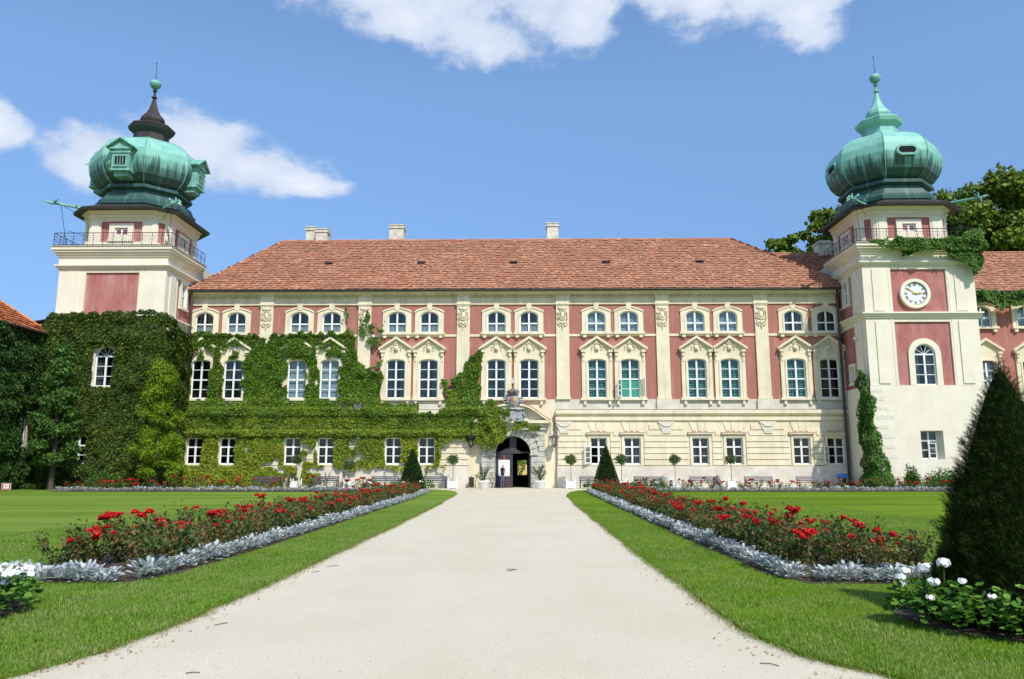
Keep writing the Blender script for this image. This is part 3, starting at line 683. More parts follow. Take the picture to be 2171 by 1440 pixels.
# voussoirs and courses, stone by stone
for i in range(13):
    t0, t1 = math.pi * i / 13 + .012, math.pi * (i + 1) / 13 - .012
    b = MB(); ri, ro = 1.36, 1.95
    b.prism([(ri * math.cos(t0), ri * math.sin(t0)), (ro * math.cos(t0), ro * math.sin(t0)), (ro * math.cos(t1), ro * math.sin(t1)), (ri * math.cos(t1), ri * math.sin(t1))], -.30 - (.05 if i == 6 else 0), 0)
    link('voussoir', b.mesh('voussoir', GREYSTONE), pal, (-.97, 0, 2.62))
for s in (-1, 1):
    for k in range(11):
        z0 = k * .40; zc = z0 + .2 - 2.62
        ix = 1.36 if zc < 0 else (math.sqrt(max(1.98 ** 2 - zc ** 2, 0)) if zc < 1.98 else .05)
        ix = max(ix, .3) if zc < 1.98 else .3
        xa, xb = ix + .02, 2.42
        if xb - xa < .1: continue
        piece('stone', min(-.97 + s * xa, -.97 + s * xb), max(-.97 + s * xa, -.97 + s * xb), -.24 - .01 * (k % 2), -.001, z0 + .015, z0 + .385, GREYSTONE, pal)
    piece('impost', min(-.97 + s * 1.3, -.97 + s * 1.95), max(-.97 + s * 1.3, -.97 + s * 1.95), -.34, -.002, 2.52, 2.64, GREYSTONE, pal)
piece('architrave', -3.45, 1.52, -.34, -.001, 4.42, 4.62, GREYSTONE, pal)
piece('frieze_slab', -3.38, 1.45, -.28, -.001, 4.63, 4.92, STONE, pal)
piece('portal_cornice', -3.75, 1.85, -.62, -.001, 4.93, 5.14, CREAM, pal)
for s in (-1, 1):     # curved halves of the broken pediment
    b = MB(); arc = [(s * (2.9 - 2.35 * (i / 12)), 5.16 + 1.25 * math.sin(math.pi / 2 * (i / 12)) ** 1.3) for i in range(13)]
    low = [(x, z - .17) for x, z in arc]
    b.ring(low if s > 0 else arc, arc if s > 0 else low, -.66, .0); b.ring([(x, z - .02) for x, z in low] if s > 0 else low, low if s > 0 else [(x, z - .12) for x, z in low], -.45, 0)
    o = link('curved_pediment', b.mesh('curved_pediment', CREAM), pal, (-.97, 0, 0))
    b = MB(); b.ring(arc, [(x, z + .035) for x, z in arc], -.69, 0); link('pediment_flashing', b.mesh('pediment_flashing', TERRA), o)
    b = MB(); b.prism(([(s * .3, 5.15), (s * 2.6, 5.15)] if s > 0 else [(s * 2.6, 5.15), (s * .3, 5.15)]) + ([(x, z - .2) for x, z in arc[2:]] if s > 0 else [(x, z - .2) for x, z in arc[2:]][::-1]), -.12, 0)
    link('tympanum', b.mesh('tympanum', STONE), o)
# coat of arms and tablet
b = MB(); b.prism([(-.75, 0), (.75, 0), (.85, .3), (.7, .78), (-.7, .78), (-.85, .3)], -.2, .1)
for s in (-1, 1):
    b.tube([(s * .8, -.25, .05), (s * .95, -.28, .3), (s * .8, -.28, .55), (s * .92, -.25, .8)], .08, 6); b.tube([(s * .1, -.28, .9), (s * .5, -.28, .82), (s * .8, -.28, .9)], .07, 6); b.tube([(s * .1, -.26, .0), (s * .5, -.28, -.06), (s * .85, -.26, .05)], .06, 6)
link('stone_tablet', b.mesh('stone_tablet', COATS, False), pal, (-.97, -.45, 5.12))
ca = link('coat_of_arms', None, pal, (-.95, -.45, 5.98))
b = MB(); b.box(-.85, .85, -.32, .2, 0, .10); link('shelf', b.mesh('shelf', STONE), ca)
b = MB(); b.blob((0, -.05, .62), (.52, .22, .58), k=10)
for s in (-1, 1):
    for k in range(5): a = R(20 + k * 32); b.tube([(s * .45 * math.sin(a), -.1, .6 - .45 * math.cos(a)), (s * .85 * math.sin(a), -.15, .6 - .6 * math.cos(a)), (s * .78 * math.sin(a + .3), -.12, .6 - .6 * math.cos(a + .3))], .07, 5)
link('mantling', b.mesh('mantling', COATS, True), ca)
def shield_q(name, x0, x1, z0, z1, m):
    b = MB(); b.box(x0, x1, -.36, -.22, z0, z1); link(name, b.mesh(name, m), ca)
shield_q('shield_quarter', -.22, -.01, .62, .88, mat('shield_red', (.40, .09, .06), rough=.6)); shield_q('shield_quarter', .01, .22, .62, .88, mat('shield_gold', (.50, .38, .16), rough=.6))
shield_q('shield_quarter', -.18, -.01, .34, .60, mat('shield_green', (.12, .22, .14), rough=.6)); shield_q('shield_quarter', .01, .18, .34, .60, mat('shield_orange', (.42, .16, .08), rough=.6))
b = MB(); b.lathe([(.34, 1.10), (.40, 1.2), (.44, 1.34), (.34, 1.48), (.12, 1.56), (.06, 1.62)], 10)
for k in range(6): b.blob((.42 * math.cos(k), -.02 + .42 * math.sin(k), 1.34), .09)
link('crown', b.mesh('crown', mat('dark_carved_stone', (.07, .08, .08), (.2, .2, .18), 8, .7), True), ca)
# door leaves
lf = MB(); lf.box(-1.33, -.02, .28, .36, 0.02, 2.72)
for (x0, x1, z0, z1) in ((-1.2, -.72, .2, 1.1), (-.60, -.14, .2, 1.1), (-1.2, -.72, 1.25, 2.45), (-.60, -.14, 1.25, 2.45)):
    lf.ring([(x0 + .06, z0 + .06), (x1 - .06, z0 + .06), (x1 - .06, z1 - .06), (x0 + .06, z1 - .06)], [(x0, z0), (x1, z0), (x1, z1), (x0, z1)], .25, .29, closed=True)
door = link('door', lf.mesh('door', DOORM), pal, (-.97, 0, 0))
b = MB(); b.box(-1.33, .58, .22, .38, 2.66, 2.8); b.prism([(-.95, 2.8), (.62, 2.8), (-.1, 3.16), (-.26, 3.16)], .2, .36); b.box(-.26, .26, .27, .36, 2.8, 3.9); b.box(-1.3, 1.3, .29, .35, 2.7, 2.78); b.box(1.2, 1.33, .25, .36, 0, 2.7)
link('door_transom', b.mesh('door_transom', DOORM), door)
b = MB(); b.box(0, .05, .36, 1.6, .02, 2.66); b.T = None; link('open_door_leaf', b.mesh('open_door_leaf', DOORM), door, (1.24, 0, 0))
b = MB(); b.prism([(-.22, 1.4), (-.14, 1.4), (-.14, 1.5), (-.22, 1.5)], .2, .28); link('door_handle', b.mesh('door_handle', IRON), door)
# downpipes
for (x, y) in ((-26.15, -.55), (24.12, -.55)):
    b = MB(); b.tube([(x, -.72, 15.2), (x, y, 14.7), (x, y, .2), (x + .0, y - .25, .02)], .11, 8); [b.tube([(x, y, z - .05), (x, y, z + .05)], .14, 8) for z in (3, 6, 9, 12)]
    link('downpipe', b.mesh('downpipe', RAIN), pal)
b = MB(); b.box(-1.2, -.86, -.1, -.02, 0, .0); 
piece('wall_plaque', -1.08, -.80, -.14, -.05, 8.0, 8.4, GREYSTONE, pal)

# ------------------------------------------------------------------ towers
def octo(a, h, z): return [(-h, -a, z), (h, -a, z), (a, -h, z), (a, h, z), (h, a, z), (-h, a, z), (-a, h, z), (-a, -h, z)]
def loft(name, rings, m, parent, loc=(0, 0, 0), cap=True, bev=False):
    vs = []; fs = []; uvs = []
    acc = 0; prev = None; vacc = [0]
    for (a, h, z) in rings:
        vs += octo(a, h, z)
        if prev: acc += math.hypot(a - prev[0], z - prev[2]); vacc.append(acc)
        prev = (a, h, z)
    for i in range(len(rings) - 1):
        for j in range(8):
            fs.append((i * 8 + j, i * 8 + (j + 1) % 8, (i + 1) * 8 + (j + 1) % 8, (i + 1) * 8 + j))
            w0 = (Vector(vs[i * 8 + j]) - Vector(vs[i * 8 + (j + 1) % 8])).length / 2; w1 = (Vector(vs[i * 8 + 8 + j]) - Vector(vs[i * 8 + 8 + (j + 1) % 8])).length / 2
            uvs += [(-w0 + .3 * j, vacc[i]), (w0 + .3 * j, vacc[i]), (w1 + .3 * j, vacc[i + 1]), (-w1 + .3 * j, vacc[i + 1])]
    if cap:
        fs += [tuple(range(7, -1, -1)), tuple(range((len(rings) - 1) * 8, len(rings) * 8))]; uvs += [(0, 0)] * 16
    me = bpy.data.meshes.new(name); me.from_pydata(vs, [], fs); me.materials.append(m)
    u = me.uv_layers.new(name='UVMap'); u.data.foreach_set('uv', [c for p in uvs for c in p]); me.update()
    return link(name, me, parent, loc)
def tower(cx, side, label):
    """side = -1: courtyard flank is -x (right tower); +1: courtyard flank is +x (left tower)"""
    t = thing('clock_tower' if side < 0 else 'tower', label, 'tower', (cx, -.5, ZB))
    # lower plain body
    b = MB(); hole = [(-.68, .68, 2.2, 4.12)] if side < 0 else [(-2.3, -1.0, 1.85, 3.85)]
    gxw = -.85 if side < 0 else .0
    gxw = -.10; hole = [(gxw - .72, gxw + .85, 2.18, 4.15)] if side < 0 else [(-1.9, -.7, 1.85, 3.85)]
    b.sheet(-4.06, 4.06, -.3, 7.34, -4.06, hole)
    b.add([(4.06, -4.06, -.3), (4.06, 4, -.3), (4.06, 4, 7.34), (4.06, -4.06, 7.34)], [(0, 1, 2, 3)]); b.add([(-4.06, -4.06, -.3), (-4.06, 4, -.3), (-4.06, 4, 7.34), (-4.06, -4.06, 7.34)], [(3, 2, 1, 0)])
    b.add([(-4.06, -4.06, 7.34), (4.06, -4.06, 7.34), (4.06, 4, 7.34), (-4.06, 4, 7.34)], [(0, 1, 2, 3)])
    if side < 0:   # deep splayed reveal
        x0, x1 = gxw - .72, gxw + .85
        b.add([(x0, -4.06, 2.18), (x0, -3.5, 2.18), (x0, -3.5, 4.15), (x0, -4.06, 4.15)], [(0, 1, 2, 3)]); b.add([(x1, -4.06, 2.18), (x1 - .2, -3.5, 2.18), (x1 - .2, -3.5, 4.15), (x1, -4.06, 4.15)], [(3, 2, 1, 0)])
        b.add([(x0, -4.06, 4.15), (x1, -4.06, 4.15), (x1 - .2, -3.5, 4.15), (x0, -3.5, 4.15)], [(0, 1, 2, 3)]); b.add([(x0, -4.06, 2.18), (x1, -4.06, 2.18), (x1 - .2, -3.5, 2.18), (x0, -3.5, 2.18)], [(3, 2, 1, 0)])
    link('lower_wall', b.mesh('lower_wall', CREAM_T), t)
    if side < 0:
        window('ground', t, gxw + .05, -3.55, 2.18); casement(t, gxw - .02, -3.62, 2.22, .5, 1.1, -25)
        piece('plinth', -4.1, 4.1, -4.1, 3.9, -.3, 1.0, STONE, t)
        for k, (z, w_, dx) in enumerate(((7.0, 1.0, 0), (6.4, 1.0, .05), (5.75, 1.25, .1), (5.1, 1.7, .1), (4.4, 1.2, .1), (3.75, 1.6, .1), (3.05, 1.5, .1), (2.35, 1.7, .15), (1.5, 1.3, .15))):
            piece('quoin', -4.075, -4.075 + w_ * .85 + dx, -4.075, -3.2, z - .13, z + .13 + .03 * (k % 2), mat('quoin_stone', (.62, .59, .50), (.74, .71, .60), 4, .85) if k == 0 else bpy.data.materials['quoin_stone'], t)
    else: window('ground', t, -1.3, -4.1, 1.85)
    # red recessed fields
    b = MB(); fh = [(-.80, .80, 7.37, 10.4)]
    b.sheet(-3.9, 3.9, 7.34, 16.4, -3.87, fh)
    S = {-1: Matrix.Rotation(R(-90), 4, 'Z'), 1: Matrix.Rotation(R(90), 4, 'Z')}
    sh = [(.35, 1.25, 13.85, 15.6), (.75, 1.37, 7.9, 9.05)] if side < 0 else [(-1.25, -.35, 13.85, 15.6)]
    b.T = S[side]; b.sheet(-3.9, 3.9, 7.34, 16.4, -3.87, sh)
    b.T = S[-side]; b.sheet(-3.9, 3.9, 7.34, 16.4, -3.87); b.T = Matrix.Rotation(R(180), 4, 'Z'); b.sheet(-3.9, 3.9, 7.34, 16.4, -3.87)
    link('upper_wall', b.mesh('upper_wall', RED_T), t)
    window('tower', t, 0, -3.86, 7.37, extra='cur')
    b = MB(); inn = arch(1.5, 2.2, .75, 14); ou = arch(2.3, 2.2, 1.15, 14); b.ring(inn, ou, -.12, .2); b.box(-.80, .80, -.16, .15, -.10, -.002); link('window_surround', b.mesh('window_surround', CREAM_T), t, (0, -3.87, 7.37))
    rs = {-1: R(-90), 1: R(90)}[side]
    def put(k, u, z, ex='cur'):
        p = S[side] @ Vector((u, -3.85, z)); window(k, t, p.x, p.y, p.z, rs, extra=ex)
        q = WK[k]; b = MB(); W2 = q['w'] / 2
        b.ring([(-W2, 0), (W2, 0), (W2, q['sp']), (-W2, q['sp'])], [(-W2 - .2, -.15), (W2 + .2, -.15), (W2 + .2, q['sp'] + .2), (-W2 - .2, q['sp'] + .2)], -.14, .12, closed=True); b.box(-W2 - .28, W2 + .28, -.22, .1, -.25, -.152)
        link('window_surround', b.mesh('window_surround', CREAM_T), t, tuple(S[side] @ Vector((u, -3.87, z))), rs)
    put('side', .8 if side < 0 else -.8, 13.85)
    if side < 0: put('small', 1.06, 7.9)
    # cream piers, frames and pilaster strips on each face
    for ang, full in ((0, 1), (90, 0), (-90, 0), (180, 0)):
        M = Matrix.Rotation(R(ang), 4, 'Z'); e = 4.0 if ang in (0, 180) else 3.862
        for (z0, z1) in ((7.36, 12.2), (12.62, 16.05)):
            b = MB(M)
            for s in (-1, 1):
                a, c = sorted((s * 1.98, s * e)); b.box(a, c, -4.0, -3.86, z0, z1)
                a, c = sorted((s * 2.1, s * 2.17)); b.box(a, c, -4.02, -4.0, z0, z1)
                a, c = sorted((s * 2.55, s * 3.35)); b.box(a, c, -4.07, -4.0, z0 + .12, z1 - .25)
            ztop = 15.80 if z1 > 13 else 11.92
            b.box(-1.98, 1.98, -3.99, -3.862, ztop, z1)
            link('corner_pier', b.mesh('corner_pier', CREAM_T), t)
    def course(name, lst, m=CREAM_T):
        b = MB()
        for (h, z0, z1) in lst: b.box(-h, h, -h, 4.1 if h < 4.15 or z1 < 13 else 1.7, z0, z1)
        return link(name, b.mesh(name, m), t)
    course('string_course', [(4.10, 12.2, 12.34), (4.20, 12.341, 12.48), (4.30, 12.481, 12.60)])
    course('cornice', [(4.10, 16.06, 16.16), (4.20, 16.161, 16.26), (4.28, 16.261, 16.36), (4.06, 16.361, 17.66), (4.15, 16.95, 17.1), (4.25, 17.101, 17.28), (4.38, 17.281, 17.45), (4.48, 17.451, 17.66)])
    course('balcony_slab', [(4.53, 17.661, 17.74)], mat('slab_lead', (.30, .26, .2), (.4, .36, .28), 3))
    # capitals row
    # upper octagonal stage
    a, h = 3.3, 2.35
    loft('drum', [(a - .12, h - .05, 17.7), (a - .12, h - .05, 20.74)], RED_T, t)
    P8 = octo(a, h, 0)
    for j in range(8):
        p, q = Vector(P8[j]), Vector(P8[(j + 1) % 8]); d = q - p; Lg = d.length; mid = (p + q) / 2; rz = math.atan2(d.y, d.x)
        b = MB()
        card = Lg > 3
        pw = .78 if card else .42
        for s in (-1, 1):
            u0, u1 = sorted((s * (Lg / 2 - pw), s * (Lg / 2 + .0)))
            b.box(u0, u1, 0, .14, 17.74, 20.74); u0, u1 = sorted((s * (Lg / 2 - pw + .14), s * (Lg / 2 - .14))); b.box(u0, u1, -.05, 0, 18.1, 19.9)
        b.box(-Lg / 2 + pw, Lg / 2 - pw, .01, .13, 19.95, 20.74); b.box(-Lg / 2 + pw, Lg / 2 - pw, .01, .13, 17.74, 18.35)
        b.box(-Lg / 2, Lg / 2, -.06, .02, 20.05, 20.17)
        if card:
            b.ring([(-.5, 18.82), (.5, 18.82), (.5, 19.45), (-.5, 19.45)], [(-.92, 18.50), (.92, 18.50), (.92, 19.78), (-.92, 19.78)], -.05, .13, closed=True); b.box(-.98, .98, -.09, .1, 18.38, 18.499)
        link('drum_pier', b.mesh('drum_pier', CREAM_T), t, tuple(mid), rz)
        if card: window('drum', t, mid.x - .07 * d.y / Lg, mid.y + .07 * d.x / Lg, 18.85, rz, extra='none')
    loft('drum_cornice', [(3.32, 2.37, 20.2), (3.45, 2.42, 20.36), (3.45, 2.42, 20.52), (3.62, 2.5, 20.72)], CREAM_T, t)
    loft('eaves', [(3.4, 2.4, 20.76), (4.17, 2.62, 20.66), (4.22, 2.66, 20.84), (3.2, 1.5, 21.36)], LEAD, t)
    k = .4142
    prof = [(3.2, .50, 21.30), (3.34, .5, 21.42), (3.36, .5, 21.70), (3.2, .48, 21.90), (3.05, .46, 22.3), (2.8, .45, 22.4), (2.75, .44, 22.85)]
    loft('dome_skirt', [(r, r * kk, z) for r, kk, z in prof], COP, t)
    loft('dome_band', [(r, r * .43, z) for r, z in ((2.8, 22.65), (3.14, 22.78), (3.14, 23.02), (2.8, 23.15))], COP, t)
    belly = [(2.75, 23.05), (3.2, 23.3), (3.55, 23.75), (3.78, 24.35), (3.87, 25.0), (3.79, 25.65), (3.5, 26.25), (3.02, 26.72), (2.4, 27.08), (1.8, 27.34), (1.3, 27.52)]
    if side > 0: belly = [(r * 1.015, z) for r, z in belly]
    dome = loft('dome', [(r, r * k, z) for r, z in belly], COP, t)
    b = MB()
    for j in range(8): b.tube([(octo(r, r * k, z)[j][0] * 1.004, octo(r, r * k, z)[j][1] * 1.004, z) for r, z in belly], .035, 4)
    link('dome_seam', b.mesh('dome_seam', COPP), dome)
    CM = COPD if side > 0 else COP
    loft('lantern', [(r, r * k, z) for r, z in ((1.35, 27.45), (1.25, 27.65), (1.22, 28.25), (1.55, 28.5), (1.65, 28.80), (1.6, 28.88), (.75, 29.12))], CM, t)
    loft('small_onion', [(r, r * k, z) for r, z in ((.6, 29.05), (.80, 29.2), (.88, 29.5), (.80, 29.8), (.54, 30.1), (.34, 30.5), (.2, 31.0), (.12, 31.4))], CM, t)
    b = MB(); b.lathe([(.10, 31.35), (.12, 31.5), (.22, 31.55), (.22, 31.62), (.10, 31.68), (.09, 32.1), (.18, 32.14), (.18, 32.2), (.09, 32.25), (.08, 32.4)], 10); link('finial_stem', b.mesh('finial_stem', CM, True), t)
    b = MB(); b.lathe([(.05, 32.3), (.25, 32.40), (.40, 32.58), (.45, 32.76), (.45, 32.8), (.36, 32.98), (.2, 33.1), (.05, 33.16)], 12); link('finial_ball', b.mesh('finial_ball', COPP, True), t)
    b = MB(); b.tube([(0, 0, 33.1), (-.02, 0, 34.55)], [.03, .015], 6); b.blob((-.03, 0, 34.6), (.07, .03, .07)); link('finial_rod', b.mesh('finial_rod', IRON), t)
    # openings in the dome
    for ang in (0, 90, 180, -90):
        M = Matrix.Rotation(R(ang), 4, 'Z')
        if side > 0:
            b = MB(M); b.box(-.67, .67, -4.28, -3.0, 23.75, 25.3); b.box(-.75, .75, -4.34, -3.0, 23.62, 23.749); b.box(-.55, .55, -4.05, -3.0, 23.25, 23.61)
            b.ring([(-.42, 24.05), (.42, 24.05), (.42, 24.72), (-.42, 24.72)], [(-.56, 23.9), (.56, 23.9), (.56, 24.87), (-.56, 24.87)], -4.36, -4.27, closed=True)
            b.box(-.75, .75, -4.36, -3.0, 25.0, 25.12); b.box(-.85, .85, -4.42, -3.0, 25.301, 25.42)
            o = link('dormer', b.mesh('dormer', COPP), t)
            b = MB(M); b.box(-.41, .41, -4.31, -4.285, 24.06, 24.71); link('louvre', b.mesh('louvre', DARK), o)
            b = MB(M)
            for x in (-.2, 0, .2): b.box(x - .02, x + .02, -4.34, -4.312, 24.06, 24.71)
            link('louvre_bar', b.mesh('louvre_bar', COPP), o)
            b = MB(M); b.prism([(-.86, 25.421), (.86, 25.421), (0, 26.05)], -4.36, -2.4); link('dormer_gable', b.mesh('dormer_gable', COPP), o)
            b = MB(M)
            for s in (-1, 1):
                q = [(s * 1.05, 25.36), (0, 26.08), (0, 26.18), (s * 1.05, 25.46)]; b.prism(q if s > 0 else q[::-1], -4.6, -2.3)
            link('dormer_roof', b.mesh('dormer_roof', COPP), o)
        else:
            n = 20; oi = []; oo = []
            for i in range(n):
                th = 2 * math.pi * i / n; sx = .38 if math.cos(th) > 0 else -.38
                oi.append((sx + .26 * math.cos(th), 24.95 + .26 * math.sin(th))); oo.append((sx + .42 * math.cos(th), 24.95 + .42 * math.sin(th)))
            b = MB(M); b.ring(oi, oo, -4.08, -3.4, closed=True); o = link('oval_louvre', b.mesh('oval_louvre', COPP), t)
            b = MB(M); b.prism(oi, -3.96, -3.94); link('opening', b.mesh('opening', DARK), o)
            b = MB(M); [b.box(-.6, .6, -4.02, -3.98, 24.77 + .1 * i, 24.80 + .1 * i) for i in range(4)]; link('slat', b.mesh('slat', IRON), o)
    # balcony railing
    rl_ = MB(); rad = 4.38
    for (p, q) in (((-rad, 1.6), (-rad, -rad)), ((-rad, -rad), (rad, -rad)), ((rad, -rad), (rad, 1.6))):
        p, q = Vector(p), Vector(q); n = max(2, round((q - p).length / .74)); u = (q - p).normalized()
        P3 = lambda v, z: (v.x, v.y, z)
        for z, rr in ((18.72, .028), (17.83, .022), (18.5, .012)): rl_.tube([P3(p, z), P3(q, z)], rr, 4)
        for i in range(n + 1):
            c = p + (q - p) * (i / n); rl_.tube([P3(c, 17.74), P3(c, 18.72)], .020, 4)
            if i < n:
                for sg in (-1, 1):
                    m_ = p + (q - p) * ((i + .5) / n) + u * sg * .17
                    rl_.tube([P3(m_ + u * sg * .14 * (1 - k_ / 16) * math.cos(k_ * .7), 18.18 + .24 * (1 - k_ / 20) * math.sin(k_ * .7)) for k_ in range(11)], .011, 3)
    link('balcony_railing', rl_.mesh('balcony_railing', IRON), t)
    # dragon-shaped water spouts on the diagonals with stays
    for ang in (45, -45):
        M = Matrix.Rotation(R(ang), 4, 'Z')
        b = MB(M); b.T = M @ Matrix.Translation((0, -.9, 4.1)) @ Matrix.Scale(.8, 4); b.tube([(0, -4.0, 21.2), (0, -5.3, 21.15), (0, -6.6, 21.12), (0, -7.3, 21.05)], [.16, .13, .12, .10], 7); b.blob((0, -7.35, 21.1), (.13, .24, .13)); b.tube([(0, -7.3, 21.1), (0, -7.6, 21.2), (0, -7.75, 21.02)], [.09, .06, .03], 5)
        b.tube([(0, -6.9, 21.1), (0, -6.95, 21.5), (0, -6.85, 21.62)], [.10, .07, .02], 5)
        for s in (-1, 1):
            b.add([(0, -6.8, 21.15), (s * .45, -6.55, 21.55), (s * .62, -6.8, 21.3), (s * .4, -7.0, 21.2), (s * .5, -7.1, 20.9), (s * .1, -7.0, 21.0)], [(0, 1, 2, 3), (0, 3, 4, 5)])
            b.add([(0, -6.82, 21.12), (s * .45, -6.57, 21.52), (s * .62, -6.82, 21.27), (s * .4, -7.02, 21.17), (s * .5, -7.12, 20.87), (s * .1, -7.02, 20.97)], [(3, 2, 1, 0), (5, 4, 3, 0)])
            b.tube([(s * .05, -5.0, 21.2), (s * .4, -5.2, 21.35), (s * .45, -5.0, 21.15)], .05, 4)
        o = link('water_spout', b.mesh('water_spout', COPP), t)
        b = MB(M @ Matrix.Translation((0, .75, -.1))); b.tube([(0, -6.7, 21.05), (0, -6.1, 17.9)], .018, 4); b.tube([(0, -6.5, 21.0), (0, -3.7, 19.9)], .018, 4); b.tube([(0, -6.2, 19.2), (0, -3.6, 18.9)], .014, 4)
        link('spout_stay', b.mesh('spout_stay', IRON), o)
    return t
TL = tower(-30.42, 1, 'left cream and red tower wrapped in dark climbing vine, with dormered green onion dome')
TR = tower(28.43, -1, 'right cream and red tower with a round clock and smooth green onion dome')
# camera on the tower flanks
for x, y, z, par in ((24.22 - 28.43, -2.6, 10.9, TR), (-26.2 + 30.42, -2.6, 10.3, TL)):
    b = MB(); b.box(-.08, .08, -.25, .25, -.07, .09); b.box(-.1, .1, -.32, -.2, .06, .10); b.tube([(0, .2, 0), (.15 if par is TR else -.15, .25, -.1)], .03, 5); link('security_camera', b.mesh('security_camera', WHITE), par, (x, y, z), R(-40 if par is TR else 40))
# clock
ck = link('clock', None, TR, (-.35, -4.0, 13.98))
b = MB(); c36 = [(math.cos(2 * math.pi * i / 36), math.sin(2 * math.pi * i / 36)) for i in range(36)]
b.ring([(x * .84, z * .84) for x, z in c36], [(x * 1.08, z * 1.08) for x, z in c36], -.14, .13, closed=True); link('clock_rim', b.mesh('clock_rim', CREAM_T), ck)
b = MB(); b.prism([(x * .85, z * .85) for x, z in c36], -.03, .1); link('clock_face', b.mesh('clock_face', mat('clock_face_white', (.72, .74, .76), None, rough=.4)), ck)
b = MB(); b.ring([(x * .80, z * .80) for x, z in c36], [(x * .83, z * .83) for x, z in c36], -.05, -.031, closed=True); link('clock_circle', b.mesh('clock_circle', DARK), ck)
NUM = ['XII', 'I', 'II', 'III', 'IV', 'V', 'VI', 'VII', 'VIII', 'IX', 'X', 'XI']
for i, s_ in enumerate(NUM):
    b = MB(); a = -i * math.pi / 6; h = .17; cw = {'I': .055, 'V': .12, 'X': .12}; tot = sum(cw[c] for c in s_); x = -tot / 2
    def bar(x0, z0, x1, z1, t_=.014): b.prism([(x0 - t_, z0), (x0 + t_, z0), (x1 + t_, z1), (x1 - t_, z1)], -.045, -.032)
    for c in s_:
        m_ = x + cw[c] / 2
        if c == 'I': bar(m_, -h / 2, m_, h / 2)
        if c == 'V': bar(m_, -h / 2, m_ - .045, h / 2, .015); bar(m_, -h / 2, m_ + .045, h / 2, .009)
        if c == 'X': bar(m_ + .045, -h / 2, m_ - .045, h / 2, .015); bar(m_ - .045, -h / 2, m_ + .045, h / 2, .009)
        x += cw[c]
    o = link('numeral', b.mesh('numeral', DARK), ck); o.location = (.66 * math.sin(i * math.pi / 6), -.004, .66 * math.cos(i * math.pi / 6)); o.rotation_euler = (0, i * math.pi / 6, 0)
def hand(name, ang, ln, m, wd):
    b = MB(); b.prism([(-wd, -.18), (wd, -.18), (wd * .8, ln * .5), (wd * 2.2, ln * .62), (0, ln), (-wd * 2.2, ln * .62), (-wd * .8, ln * .5)], -.085, -.06)
    o = link(name, b.mesh(name, m), ck); o.rotation_euler = (0, R(ang), 0)
hand('hour_hand', 87, .52, GOLD, .035); hand('minute_hand', 307, .74, GOLD, .02)

# ------------------------------------------------------------------ wings
wr = thing('right_wing_building', 'red walled wing with tiled roof behind and right of the clock tower', 'building', (34, 1.8, ZB))
def W(x, y, z): return (x - 34, y - 1.8, z)
b = MB(W and Matrix.Translation((-34, -1.8, 0))); hs = [(x - .74, x + .74, 12.65, 14.3) for x in (36.4, 39.9)] + [(x - .74, x + .74, 6.9, 9.8) for x in (36.4, 39.9)]
b.sheet(24, 52, 0, 15.3, 1.8, hs); link('wall', b.mesh('wall', RED), wr)
for x in (36.4, 39.9):
    window('second', wr, *W(x, 1.82, 12.65), extra='full'); o = link('window_surround', S2, wr, W(x, 1.8, 12.65))
    window('first', wr, *W(x, 1.82, 6.9), extra='full'); link('window_surround', S1, wr, W(x, 1.8, 6.9))
e1, e2, r1, r2 = W(18.5, 1.1, 15.4), W(56, 1.1, 15.4), W(18.5, 6.6, 20.05), W(56, 6.6, 20.05)
b = MB(); b.add([e1, e2, r2, r1, W(18.5, 12, 15.4), W(56, 12, 15.4)], [(0, 1, 2, 3), (3, 2, 5, 4)]); link('roof_deck', b.mesh('roof_deck', TILE), wr)
tile_roof(wr, e1, e2, r1, r2, TILE, te=.33, lift=.085, seed=9)
b = MB(); ridge(b, Vector(r1) + up, Vector(r2) + up); link('ridge_tile', b.mesh('ridge_tile', TILE), wr, kind='stuff')
b = MB(Matrix.Translation((-34, -1.8, 0))); b.tube([(24.5, 1.0, 15.38), (52, 1.0, 15.38)], .1, 7); b.box(24.5, 52, 1.1, 1.8, 15.1, 15.35); link('gutter', b.mesh('gutter', LEAD), wr)
b = MB(Matrix.Translation((-34, -1.8, 0))); b.box(25.6, 26.8, 6.2, 7.4, 19.2, 20.9); b.box(25.5, 26.9, 6.1, 7.5, 20.9, 21.05); b.box(25.7, 26.7, 6.3, 7.3, 21.05, 21.2); link('chimney', b.mesh('chimney', CHIM), wr)

wl = thing('left_wing_building', 'low wing with bright orange ribbed tile roof at the left edge, walls under dark vine', 'building', (-36, -8, ZB))
TM = Matrix.Translation((36, 8, 0))
b = MB(TM); b.T = TM @ Matrix.Translation((-35.0, 0, 0)) @ Matrix.Rotation(R(90), 4, 'Z')
b.sheet(-30, -4.6, 0, 11.1, 0, [(-6.55, -5.65, 3.0, 5.15)])
b.T = TM; b.add([(-35, -4.6, 0), (-46, -4.6, 0), (-46, -4.6, 11.1), (-35, -4.6, 11.1)], [(0, 1, 2, 3)])
link('wall', b.mesh('wall', CREAM), wl)
window('slim', wl, -35.02 + 36, -6.1 + 8, 3.0, R(90))
ee = lambda x, y, z: (x + 36, y + 8, z)
e1, e2, r1, r2 = ee(-34.6, -30, 11.15), ee(-34.6, -4.3, 11.15), ee(-39.5, -30, 15.0), ee(-39.5, -8.6, 15.0)
b = MB(); b.add([e1, e2, r2, r1, ee(-46, -30, 11.15), ee(-46, -4.3, 11.15)], [(0, 1, 2, 3), (3, 2, 5, 4), (1, 5, 2)]); link('roof_deck', b.mesh('roof_deck', TILEN), wl)
tile_roof(wl, e1, e2, r1, r2, TILEN, tw=.24, te=.36, seed=12, jitter=.004, lift=.10)
